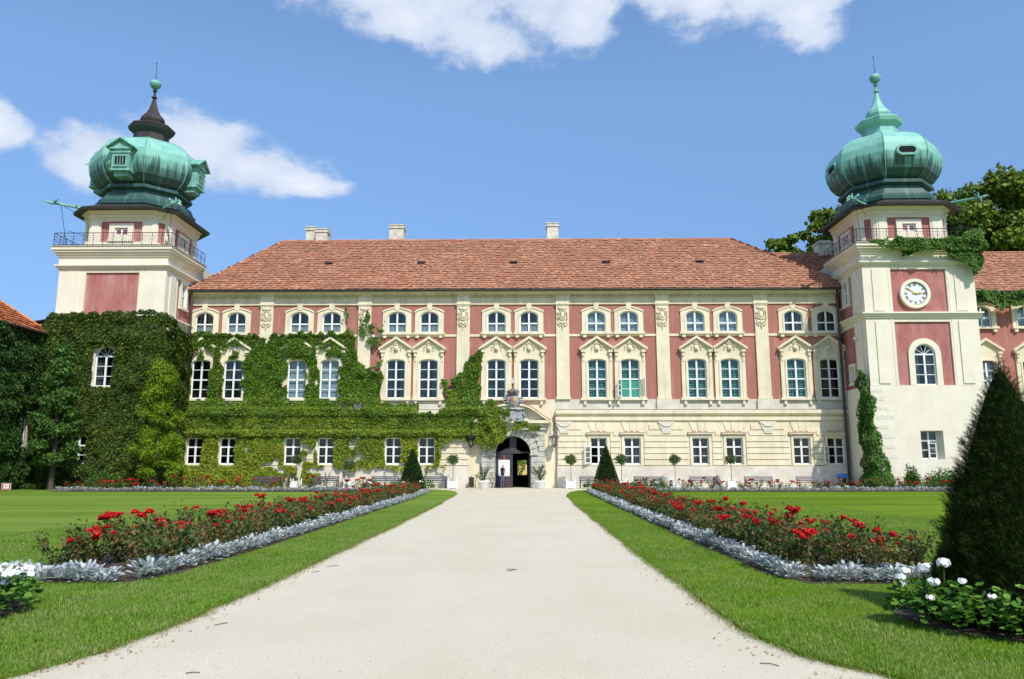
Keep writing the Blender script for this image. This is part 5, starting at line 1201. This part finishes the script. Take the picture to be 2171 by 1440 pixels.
for row in ([(-5.62, -48.2), (-5.6, -43), (-6.1, -16)], [(-6.75, -48.3), (-6.5, -40), (-7.0, -12)]):
    for x, y in lerp_rows(row, .64, .06): rose_bush(x, y, 'red rose bush with rusty young leaves in the long bed left of the gravel path', GL, nb=nbloom(y), sc_=random.uniform(.95, 1.25))
for row in ([(4.05, -48.1), (4.05, -43), (4.3, -12)], [(4.8, -48.1), (4.8, -43), (5.2, -12)]):
    for x, y in lerp_rows(row, .64, .06): rose_bush(x, y, 'red rose bush with rusty young leaves in the long bed right of the gravel path', GR_, nb=nbloom(y), sc_=random.uniform(.95, 1.25))
for x, y in ((5.45, -48.1), (5.6, -47.4), (5.5, -46.6), (5.6, -45.7), (5.0, -48.35), (5.5, -44.8)): rose_bush(x, y, 'red rose bush with rusty young leaves in the long bed right of the gravel path', GR_, nb=2, sc_=1.0)
for x, y in lerp_rows([(-29.5, -9.2), (-9.5, -9.0)], .62, .2): rose_bush(x, y, 'loose red rose bush in the cross bed before the vine-covered left front', 'red rose bushes in the left cross bed', True, random.choice((1, 2, 3)), random.uniform(.9, 1.25))
for x, y in lerp_rows([(7.4, -8.6), (30.5, -8.4)], .62, .2): rose_bush(x, y, 'loose red rose bush in the cross bed before the cream right front', 'red rose bushes in the right cross bed', True, random.choice((1, 2, 2, 3)), random.uniform(.9, 1.3))

def silver_variant(seed, n):
    r_ = np.random.default_rng(seed); a = r_.uniform(0, 6.28, n); e = r_.uniform(.15, 1.45, n); l_ = r_.uniform(.03, .17, n)
    P = np.stack([np.cos(a) * l_, np.sin(a) * l_, r_.uniform(.02, .22, n)], 1); D = np.stack([np.cos(a) * np.cos(e), np.sin(a) * np.cos(e), np.sin(e)], 1)
    Nn = np.stack([-np.cos(a) * np.sin(e), -np.sin(a) * np.sin(e), np.cos(e)], 1) + r_.normal(0, .25, (n, 3))
    return leaves('silver_leaf', P, D, Nn, r_.uniform(.06, .125, n), SILV, LOBED)
SV = [silver_variant(200 + i, 130) for i in range(5)]
def silver(x, y, lab, grp, s=1.0):
    if 'path side' in lab:
        side = 'left' if x < 0 else 'right'; t_ = stretch(y); lab = 'silver-leaved edging plant along the path side, %s of the %s rose bed' % (t_, side); grp = 'silver edging plants, %s of the %s bed' % (t_, side)
    o = thing('silver_leaf_plant', lab, 'edging plant', (x, y, .03), random.uniform(0, 6.28), grp, (s * .92, s * .92, s * random.uniform(.62, .85))); link('foliage', random.choice(SV), o, kind='stuff')
GA, GB = 'silver edging plants along the left bed', 'silver edging plants along the right bed'
for x, y in lerp_rows([(-7.6, -48.75), (-5.5, -48.8)], .27, .03) + lerp_rows([(-7.6, -48.45), (-5.6, -48.5)], .3, .03): silver(x, y, 'silver-leaved edging plant across the near end of the left rose bed', 'silver plants at the near end of the left bed', random.uniform(.95, 1.15))
for x, y in lerp_rows([(-5.28, -48.7), (-5.22, -44), (-5.50, -25), (-5.9, -12.5)], .37, .03): silver(x, y, 'silver-leaved edging plant along the path side of the left rose bed', GA, random.uniform(1.0, 1.25))
for x, y in lerp_rows([(3.95, -48.6), (6.0, -48.7)], .27, .03) + lerp_rows([(4.0, -48.35), (6.0, -48.4)], .3, .03): silver(x, y, 'silver-leaved edging plant across the near end of the right rose bed', 'silver plants at the near end of the right bed', random.uniform(.95, 1.15))
for x, y in lerp_rows([(3.72, -48.5), (3.65, -44), (3.72, -25), (3.92, -11)], .37, .03): silver(x, y, 'silver-leaved edging plant along the path side of the right rose bed', GB, random.uniform(1.0, 1.25))
for x, y in lerp_rows([(-29.6, -10.5), (-9.0, -10.3)], .42, .05): silver(x, y, 'silver-leaved edging plant along the left cross bed', 'silver plants of the left cross bed', random.uniform(1.25, 1.6))
for x, y in lerp_rows([(7.2, -9.9), (30.5, -9.6)], .45, .05): silver(x, y, 'silver-leaved edging plant along the right cross bed', 'silver plants of the right cross bed', random.uniform(1.25, 1.6))

# white geraniums round the yew and round the cut-off bed at the left
GL_T = []
for i in range(10): t = 2 * math.pi * i / 10; GL_T.append((.5 * math.cos(t), .5 + .5 * math.sin(t), .08 * (i % 2)))
GLEAF = (np.array([(0, .45, -.05)] + GL_T), [(0, i + 1, (i + 1) % 10 + 1) for i in range(10)])
def ger_variant(seed, n, w_, h):
    r_ = np.random.default_rng(seed); a = r_.uniform(0, 6.28, n); rr = w_ * np.sqrt(r_.random(n)); z = h * (1 - (rr / w_) ** 2 * .55) * r_.uniform(.45, 1, n)
    P = np.stack([rr * np.cos(a), rr * np.sin(a), z], 1); D = np.stack([np.cos(a), np.sin(a), r_.uniform(-.5, .3, n)], 1); Nn = np.array([0, 0, 1.]) + r_.normal(0, .4, (n, 3)) + D * .3
    return leaves('geranium_leaf', P, D, Nn, r_.uniform(.045, .085, n), GERL, GLEAF)
GV = [ger_variant(300 + i, 230, .30, .46) for i in range(3)]
def wbloom(seed):
    b = MB(); rs = random.Random(seed)
    for i in range(15):
        d = Vector((rs.gauss(0, 1), rs.gauss(0, 1), rs.gauss(.35, .8))).normalized(); c = Vector((d.x * 1.25, d.y, d.z * .7)) * rs.uniform(.020, .046); a = d.orthogonal().normalized(); e = d.cross(a)
        for j in range(5):
            t = j * 1.2566; u = a * math.cos(t) + e * math.sin(t); v = a * math.cos(t + 1.57) + e * math.sin(t + 1.57)
            b.add([c, c + u * .016 + v * .013 + d * .002, c + u * .028 + d * .001, c + u * .016 - v * .013 + d * .002], [(0, 1, 2, 3)])
    return b.mesh('white_bloom', WPET)
WB = [wbloom(i) for i in range(3)]
def geranium(x, y, lab, blooms, s=1.0, grp=None):
    o = thing('geranium', lab, 'geranium', (x, y, .04), 0, grp); link('foliage', random.choice(GV), o, (0, 0, 0), random.uniform(0, 6), s, 'stuff')
    for (dx, dy, h, bs) in blooms:
        b = MB(); b.tube([(dx * .3, dy * .3, .05), (dx * .8, dy * .8, h * .6), (dx, dy, h)], [.005, .004, .003], 4); st = link('flower_stalk', b.mesh('flower_stalk', bpy.data.materials['rose_cane'] if False else GERL), o)
        link('white_bloom', random.choice(WB), st, (dx, dy, h), random.uniform(0, 6), bs)
ring = lambda c, r, a: (c[0] + r * math.cos(R(a)), c[1] + r * math.sin(R(a)))
geranium(*ring(YEW, 1.08, 200), 'white geranium with tall flower heads, leftmost round the yew', [(-.34, .05, .46, 1.0), (-.08, .1, .54, 1.2), (.14, .15, .58, 1.3), (-.25, .15, .50, 1.0), (-.12, -.15, .44, 1.0), (-.2, -.2, .30, .8), (.1, -.22, .30, .8)])
geranium(*ring(YEW, 1.15, 190), 'low leafy geranium on the left flank of the yew bed beside the silver plants', [(-.1, .1, .36, .8)])
geranium(*ring(YEW, 1.08, 222), 'white geranium with low small flower head left of the yew front', [(.0, -.15, .36, .75), (-.2, -.05, .48, .8)])
geranium(*ring(YEW, 1.08, 243), 'leafy geranium at the front left foot of the yew, single tall head', [(.1, -.05, .50, .9)])
geranium(*ring(YEW, 1.08, 262), 'white geranium with two low flower heads before the yew', [(-.1, -.12, .30, .8), (-.14, -.15, .2, .8)])
geranium(*ring(YEW, 1.06, 281), 'white geranium with one bright tall head at the right front of the yew', [(-.02, .0, .52, 1.1)])
geranium(*ring(YEW, 1.06, 300), 'leafy geranium without flowers at the far right foot of the yew', [])
for i, a in enumerate((-62, -38, -14, 12, 38, 64)):
    geranium(*ring(WYEW, 1.05, a), 'dense white geranium in the round bed cut off by the left picture edge', [(random.uniform(-.2, .2), random.uniform(-.2, .2), random.uniform(.30, .44), 1.15) for _ in range(9)], 1.0, 'white geraniums at the left edge')
for i, (x, y, lab) in enumerate(((-8.1, -9.7, 'white geraniums left of the far left clipped cone'), (-6.3, -9.6, 'white geraniums right of the far left clipped cone'), (-9.9, -9.4, 'white geraniums at the path end of the left cross bed'), (4.2, -9.9, 'white geraniums left of the far right clipped cone'), (7.2, -9.4, 'white geraniums at the path end of the right cross bed'), (8.4, -9.3, 'white flowered plant near the path end of the right cross bed'))):
    geranium(x, y, lab, [(random.uniform(-.4, .4), random.uniform(-.2, .2), random.uniform(.4, .6), 1.8) for _ in range(8)], 1.8)

# ------------------------------------------------------------------ furniture along the front
def bench(x, label, w_=2.1, y=-1.6):
    o = thing('bench', label, 'bench', (x, y, 0), 0, 'slatted benches along the palace front')
    for s in (-1, 1):
        b = MB(); u = s * (w_ / 2 - .06)
        b.tube([(u, -.30, 0), (u, -.28, .42), (u, .16, .40), (u, .30, .88)], .025, 5); b.tube([(u, .16, .40), (u, .26, 0)], .025, 5); b.tube([(u, -.28, .42), (u, -.30, .62), (u, .20, .62)], .02, 5); link('bench_leg', b.mesh('bench_leg', IRON), o)
    for k in range(5): piece('seat_slat', -w_ / 2, w_ / 2, -.30 + k * .10, -.22 + k * .10, .425, .455, BENCHW, o)
    for k in range(3):
        p = piece('back_slat', -w_ / 2, w_ / 2, .18 + .035 * k, .205 + .035 * k, .52 + k * .13, .61 + k * .13, BENCHW, o); p.rotation_euler = (R(-18), 0, 0)
for x, lab in ((-19.2, 'dark slatted bench half hidden by roses before the vine, leftmost'), (-14.9, 'dark slatted bench half hidden below the bare plinth of the vine-covered front'), (-10.4, 'dark slatted bench left of the far left clipped cone'), (-6.9, 'dark slatted bench between the left cone and the white box planter'), (5.0, 'dark slatted bench mostly behind the far right clipped cone'), (9.0, 'dark slatted bench just right of the far right clipped cone'), (13.1, 'grey slatted bench behind roses, second right of the right cone'), (17.1, 'grey slatted bench behind roses, third right of the right cone'), (20.9, 'grey slatted bench nearest the clock tower and pushchair')):
    bench(x, lab)
def lollipop(x, y, label, seed, planter=True, h=2.0, rad=.42):
    r_ = np.random.default_rng(seed); o = thing('lollipop_tree', label, 'potted tree', (x, y, 0), 0, 'lollipop trees in white box planters')
    if planter:
        b = MB(); b.box(-.30, .30, -.30, .30, .08, .55)
        for s in (-1, 1):
            for q in (-1, 1): b.box(s * .31 - .04, s * .31 + .04, q * .31 - .04, q * .31 + .04, 0, .62); b.blob((s * .31, q * .31, .67), .055)
        link('planter_box', b.mesh('planter_box', POTW), o)
        b = MB(); b.box(-.26, .26, -.26, .26, .5, .56); link('soil', b.mesh('soil', SOIL), o)
    b = MB(); b.tube([(0, 0, .4), (.02, 0, 1.2), (0, 0, h)], .022, 5); link('trunk', b.mesh('trunk', BARK), o)
    n = 900; d = unit(r_.normal(0, 1, (n, 3))); rr = r_.uniform(.35, 1, n) * (.75 + .5 * vnoise(d[:, 0], d[:, 2], .3, seed)); P = d * rr[:, None] * np.array([rad, rad, rad * .85]) + np.array([0, 0, h + .1])
    link('crown', leaves('crown', P, d + r_.normal(0, .6, (n, 3)), d + r_.normal(0, .5, (n, 3)), r_.uniform(.07, .13, n), POTL), o, kind='stuff')
lollipop(-5.35, -1.9, 'lollipop tree in a white box planter left of the gate', 1)
lollipop(3.3, -1.9, 'lollipop tree in a white box planter right of the gate', 2)
lollipop(7.0, -1.9, 'lollipop tree rising just right of the far right clipped cone', 3)
lollipop(10.9, -1.9, 'lollipop tree behind roses midway between right cone and clock tower', 4)
lollipop(15.0, -1.9, 'lollipop tree nearest the clock tower, on a thin stem behind roses', 5)
lollipop(-16.9, -1.9, 'lollipop tree before the vine wall, leftmost of all', 6)
lollipop(-13.0, -1.9, 'lollipop tree before the vine wall among white flowers', 7, h=1.6)
def pot(x, y, label, seed):
    r_ = np.random.default_rng(seed); o = thing('potted_shrub', label, 'potted shrub', (x, y, 0), 0)
    b = MB(); b.lathe([(.30, 0), (.34, .05), (.40, .40), (.42, .42), (.44, .44), (.44, .54), (.40, .56)], 20); link('pot', b.mesh('pot', POTW, True), o)
    b = MB(); P = []; D = []
    for i in range(16):
        a = r_.uniform(0, 6.28); l_ = r_.uniform(.15, .65); h = r_.uniform(1.0, 2.0) * (1 - l_ * .3); t = np.array([l_ * math.cos(a), l_ * math.sin(a), h]); m_ = np.array([t[0] * .25, t[1] * .25, h * .5 + .2])
        b.tube([(0, 0, .5), tuple(m_), tuple(t)], [.014, .01, .005], 4)
        for k in range(55):
            u = r_.random(); p = m_ + (t - m_) * u if u > .15 else np.array([0, 0, .5]) + (m_ - np.array([0, 0, .5])) * r_.random(); P.append(p + r_.normal(0, .04, 3)); D.append(r_.normal(0, .6, 3) + np.array([math.cos(a), math.sin(a), .8]))
    link('stem', b.mesh('stem', BARK), o); P = np.array(P); D = np.array(D)
    link('foliage', leaves('foliage', P, D, r_.normal(0, 1, P.shape), r_.uniform(.09, .16, len(P)), POTL, NARROW), o, kind='stuff')
pot(-3.12, -1.5, 'airy shrub in a round white pot left of the gate', 1); pot(1.05, -1.5, 'airy shrub in a round white pot right of the gate', 2)
o = thing('litter_bin', 'small dark litter bin by the wall left of the potted shrub', 'litter bin', (-4.05, -.9, 0))
b = MB(); b.lathe([(.17, .05), (.20, .75), (.22, .76), (.22, .80)], 12); link('bin_body', b.mesh('bin_body', mat('bin_brown', (.04, .025, .02), rough=.5)), o); b = MB(); b.tube([(0, .2, 0), (0, .24, .9)], .025, 5); link('bin_post', b.mesh('bin_post', IRON), o)
def lantern(x, label):
    o = thing('wall_lantern', label, 'lantern', (x, -.75, 3.0), 0)
    b = MB(); b.tube([(0, 0, 1.05), (0, 0, 1.9), (0, .38, 2.3)], .035, 6); b.tube([(0, 0, 1.3), (0, .38, 1.6)], .025, 5); b.tube([(.0, 0, 1.6), (.1, -.05, 1.75), (0, -.05, 1.9)], .02, 4); link('bracket', b.mesh('bracket', IRON), o)
    b = MB(); b.lathe([(.02, 1.08), (.07, 1.02), (.10, .93), (.28, .82), (.36, .76), (.36, .72), (.30, .71)], 6); b.lathe([(.12, .08), (.18, .12), (.18, .17), (.16, .18)], 6); b.blob((0, 0, .02), .06)
    for k in range(6): a = k * math.pi / 3; b.tube([(.16 * math.cos(a), .16 * math.sin(a), .15), (.29 * math.cos(a), .29 * math.sin(a), .73)], .016, 4); b.blob((.34 * math.cos(a), .34 * math.sin(a), .80), .035)
    link('lantern_cage', b.mesh('lantern_cage', LAMPGREY if x > 0 else IRON), o)
    b = MB(); b.lathe([(.15, .16), (.28, .72)], 6); link('lantern_glass', b.mesh('lantern_glass', GLASS), o)
    b = MB(); b.lathe([(.03, .17), (.05, .3), (.04, .42), (.01, .46)], 8); link('bulb', b.mesh('bulb', WHITE2, True), o)
lantern(-4.12, 'black hexagonal wall lantern left of the gate among vine'); lantern(2.15, 'grey hexagonal wall lantern right of the gate before cream plaster')
# easel with poster
o = thing('easel', 'red easel holding a white poster board before the closed door leaf', 'easel', (-1.62, -.45, 0))
RE = mat('easel_red', (.32, .03, .025), rough=.5)
for (a, c) in (((-.30, -.12, 0), (-.06, 0, 2.3)), ((.30, -.12, 0), (.06, 0, 2.3)), ((0, .4, 0), (0, .03, 2.2))):
    b = MB(); b.tube([a, c], .025, 5); link('easel_leg', b.mesh('easel_leg', RE), o)
b = MB(); b.box(-.34, .34, -.14, -.05, .83, .88); link('easel_ledge', b.mesh('easel_ledge', RE), o)
b = MB(); b.box(-.06, .06, -.03, .04, 2.0, 2.42); link('easel_clamp', b.mesh('easel_clamp', RE), o)
b = MB(); b.box(-.42, .42, -.10, -.07, .88, 2.08); pb = link('poster_board', b.mesh('poster_board', WHITE2), o)
b = MB()
for k, (z, w_) in enumerate(((1.98, .5), (1.93, .36), (1.2, .3), (1.15, .4), (1.1, .34), (1.0, .5))):
    x0 = -.36 if k > 1 else -w_ / 2
    x = x0
    while x < x0 + w_: l_ = random.uniform(.03, .07); b.box(x, x + l_, -.103, -.101, z - .008, z + .008); x += l_ + .018
link('poster_text', b.mesh('poster_text', mat('print_grey', (.35, .30, .34))), pb)
# person
def person():
    o = thing('person', 'bald person in black top and blue jeans standing before the white poster at the gate', 'person', (-1.72, -1.15, 0), R(55))
    V = {}; E_ = []; RAD = []; co = []
    def v(n, p, r): V[n] = len(co); co.append(p); RAD.append(r)
    def e(*a):
        for p, q in zip(a, a[1:]): E_.append((V[p], V[q]))
    v('pel', (0, 0, .95), .135); v('waist', (0, .0, 1.12), .125); v('chest', (0, -.01, 1.32), .15); v('ub', (0, 0, 1.45), .11); v('neck', (0, 0, 1.54), .052); v('h0', (0, -.015, 1.61), .078); v('h1', (0, -.01, 1.69), .085); v('h2', (0, 0, 1.74), .06)
    e('pel', 'waist', 'chest', 'ub', 'neck', 'h0', 'h1', 'h2')
    for s, n in ((-1, 'l'), (1, 'r')):
        v(n + 'hip', (s * .09, 0, .88), .095); v(n + 'kn', (s * .11, -.02 * s, .50), .062); v(n + 'cf', (s * .115, .02, .36), .056); v(n + 'an', (s * .12, .03, .09), .04); v(n + 'to', (s * .14, -.13, .04), .035)
        e('pel', n + 'hip', n + 'kn', n + 'cf', n + 'an', n + 'to')
        v(n + 'sh', (s * .17, 0, 1.42), .068); v(n + 'el', (s * .23, -.03, 1.15), .044); v(n + 'wr', (-s * .02 + s * .04, -.21, 1.19 + .03 * s), .03); v(n + 'ha', (-s * .09, -.23, 1.21 + .03 * s), .033)
        e('ub', n + 'sh', n + 'el', n + 'wr', n + 'ha')
        for f in range(4):
            v(n + 'f%d' % f, (-s * .13, -.235 - .004 * f, 1.235 - .018 * f + .03 * s), .010); v(n + 'g%d' % f, (-s * (.17 - .004 * f), -.21, 1.235 - .018 * f + .03 * s), .009); e(n + 'ha', n + 'f%d' % f, n + 'g%d' % f)
        v(n + 'th', (-s * .10, -.22, 1.26 + .03 * s), .010); e(n + 'ha', n + 'th')
    me = bpy.data.meshes.new('body'); me.from_pydata(co, E_, []); ob = bpy.data.objects.new('body', me); COL.objects.link(ob)
    sk = ob.modifiers.new('skin', 'SKIN'); 
    for i, r_ in enumerate(RAD): me.skin_vertices[0].data[i].radius = (r_, r_)
    me.skin_vertices[0].data[0].use_root = True
    ss = ob.modifiers.new('sub', 'SUBSURF'); ss.levels = 2; ss.render_levels = 2
    dg = bpy.context.evaluated_depsgraph_get(); m2 = bpy.data.meshes.new_from_object(ob.evaluated_get(dg)); bpy.data.objects.remove(ob)
    for m in (mat('skin', (.50, .30, .21), rough=.6), mat('black_top', (.015, .013, .015), rough=.8), mat('blue_jeans', (.06, .09, .15), (.09, .12, .19), 20, .85), mat('dark_shoe', (.02, .015, .012), rough=.5)): m2.materials.append(m)
    for p in m2.polygons:
        c = p.center; p.use_smooth = True
        p.material_index = 3 if c.z < .085 else 2 if c.z < .98 else (0 if c.z > 1.52 or (c.y < -.13 and c.z > 1.1 and abs(c.x) < .2 and c.y < -.15) else 1)
    link('body', m2, o)
    b = MB()
    b.prism([(-.012, 1.635), (.012, 1.635), (.006, 1.68), (-.006, 1.68)], -.118, -.08)
    for s in (-1, 1): b.blob((s * .083, .0, 1.665), (.014, .024, .032))
    link('nose_and_ears', b.mesh('nose_and_ears', bpy.data.materials['skin'], True), o)
    b = MB()
    for s in (-1, 1): b.blob((s * .032, -.088, 1.68), (.012, .010, .007))
    b.box(-.024, .024, -.097, -.085, 1.612, 1.618); link('eyes_and_mouth', b.mesh('eyes_and_mouth', DARK), o)
    return o
person()
# pushchair
o = thing('pushchair', 'pushchair with a blue sun canopy by the downpipe near the clock tower', 'pushchair', (23.1, -1.6, 0), R(-70))
b = MB()
for s in (-1, 1): b.tube([(s * .24, -.38, .14), (s * .24, .1, .55), (s * .24, .45, 1.02)], .018, 5); b.tube([(s * .24, .40, .14), (s * .24, .1, .55), (s * .24, -.15, .62)], .018, 5)
b.tube([(-.24, .45, 1.02), (.24, .45, 1.02)], .02, 5); b.tube([(-.24, .4, .14), (.24, .4, .14)], .015, 5); b.tube([(-.24, -.38, .14), (.24, -.38, .14)], .015, 5); link('frame', b.mesh('frame', IRON), o)
for s in (-1, 1):
    for y in (-.38, .40):
        b = MB(Matrix.Rotation(R(90), 4, 'Y')); b.lathe([(.10, -.02), (.13, -.02), (.13, .02), (.10, .02)], 14); link('wheel', b.mesh('wheel', IRON), o, (s * .27, y, .13))
b = MB(); b.prism([(-.2, .35), (.2, .35), (.2, .42), (-.2, .42)], -.2, .15); b.add([(-.2, .15, .35), (.2, .15, .35), (.2, .35, .85), (-.2, .35, .85)], [(0, 1, 2, 3)]); link('seat', b.mesh('seat', mat('pushchair_cloth', (.05, .05, .07), rough=.9)), o)
b = MB()
for i in range(8):
    a0, a1 = R(20 + i * 17), R(20 + (i + 1) * 17); f = lambda a, x: (x * (1 - .1 * math.sin(a)), .05 + .38 * math.cos(a) * 1.0, .72 + .36 * math.sin(a)); b.add([f(a0, -.27), f(a0, .27), f(a1, .27), f(a1, -.27)], [(0, 1, 2, 3)])
for s in (-1, 1): b.add([(s * .27, .05, .72)] + [f(R(20 + i * 17), s * .27) for i in range(9)], [(0, i + 1, i + 2) for i in range(8)])
link('canopy', b.mesh('canopy', mat('blue_canopy', (.05, .22, .62), rough=.8)), o)
# little sign on the lawn
o = thing('lawn_sign', 'tiny white sign with a red bar and H on the far left lawn', 'sign', (-33.3, -9.6, .03), R(18))
b = MB(); b.tube([(0, .02, 0), (0, .02, .25)], .02, 5); link('post', b.mesh('post', IRON), o); b = MB(); b.box(-.26, .26, -.015, .015, .1, .5); link('sign_plate', b.mesh('sign_plate', WHITE), o)
b = MB(); RD = mat('sign_red', (.55, .02, .04), rough=.5)
b.box(-.24, -.15, -.02, -.016, .12, .48); b.box(.15, .24, -.02, -.016, .12, .48); b.box(-.15, .15, -.02, -.016, .12, .17); b.box(-.15, .15, -.02, -.016, .43, .48); link('sign_border', b.mesh('sign_border', RD), o)
b = MB(); b.box(-.07, -.04, -.02, -.016, .22, .38); b.box(.04, .07, -.02, -.016, .22, .38); b.box(-.04, .04, -.02, -.016, .285, .315); link('letter', b.mesh('letter', DARK), o)
# small shrubs at the foot of the clock tower
def shrub(x, y, w_, h, label, m, seed, n=1500, s=.14):
    r_ = np.random.default_rng(seed); o = thing('shrub', label, 'shrub', (x, y, 0)); d = unit(r_.normal(0, 1, (n, 3))); d[:, 2] = np.abs(d[:, 2]); rr = r_.uniform(.45, 1, n) * (.7 + .5 * vnoise(d[:, 0] * 2, d[:, 2] * 2 + d[:, 1], .3, seed))
    link('foliage', leaves('foliage', d * rr[:, None] * np.array([w_, w_ * .6, h]), d + r_.normal(0, .7, (n, 3)), d + r_.normal(0, .5, (n, 3)), s * r_.uniform(.6, 1.3, n), m), o, kind='stuff')
    b = MB(); [b.tube([(0, 0, 0), (w_ * .4 * math.cos(q * 1.3), .3 * math.sin(q), h * .6)], [.02, .008], 4) for q in range(5)]; link('stem', b.mesh('stem', BARK), o)
shrub(26.3, -5.5, .6, 1.7, 'small bright shrub at the left foot of the clock tower', IVYR, 1)
shrub(28.6, -5.6, 1.9, 1.5, 'wide loose shrub under the clock tower ground window', IVYR, 2, 2500)
shrub(31.2, -6.2, 1.2, 2.4, 'tall rounded shrub between the clock tower window and the yew', IVYR, 3, 2500)
shrub(31.5, -6.9, 2.0, 1.3, 'low yellowish shrub behind the roses right of the clock tower window', GERL, 4, 2500)
shrub(-28.3, -7.2, 1.5, 1.2, 'low dark shrub under the left tower between the two trees', TREED, 5, 2500)
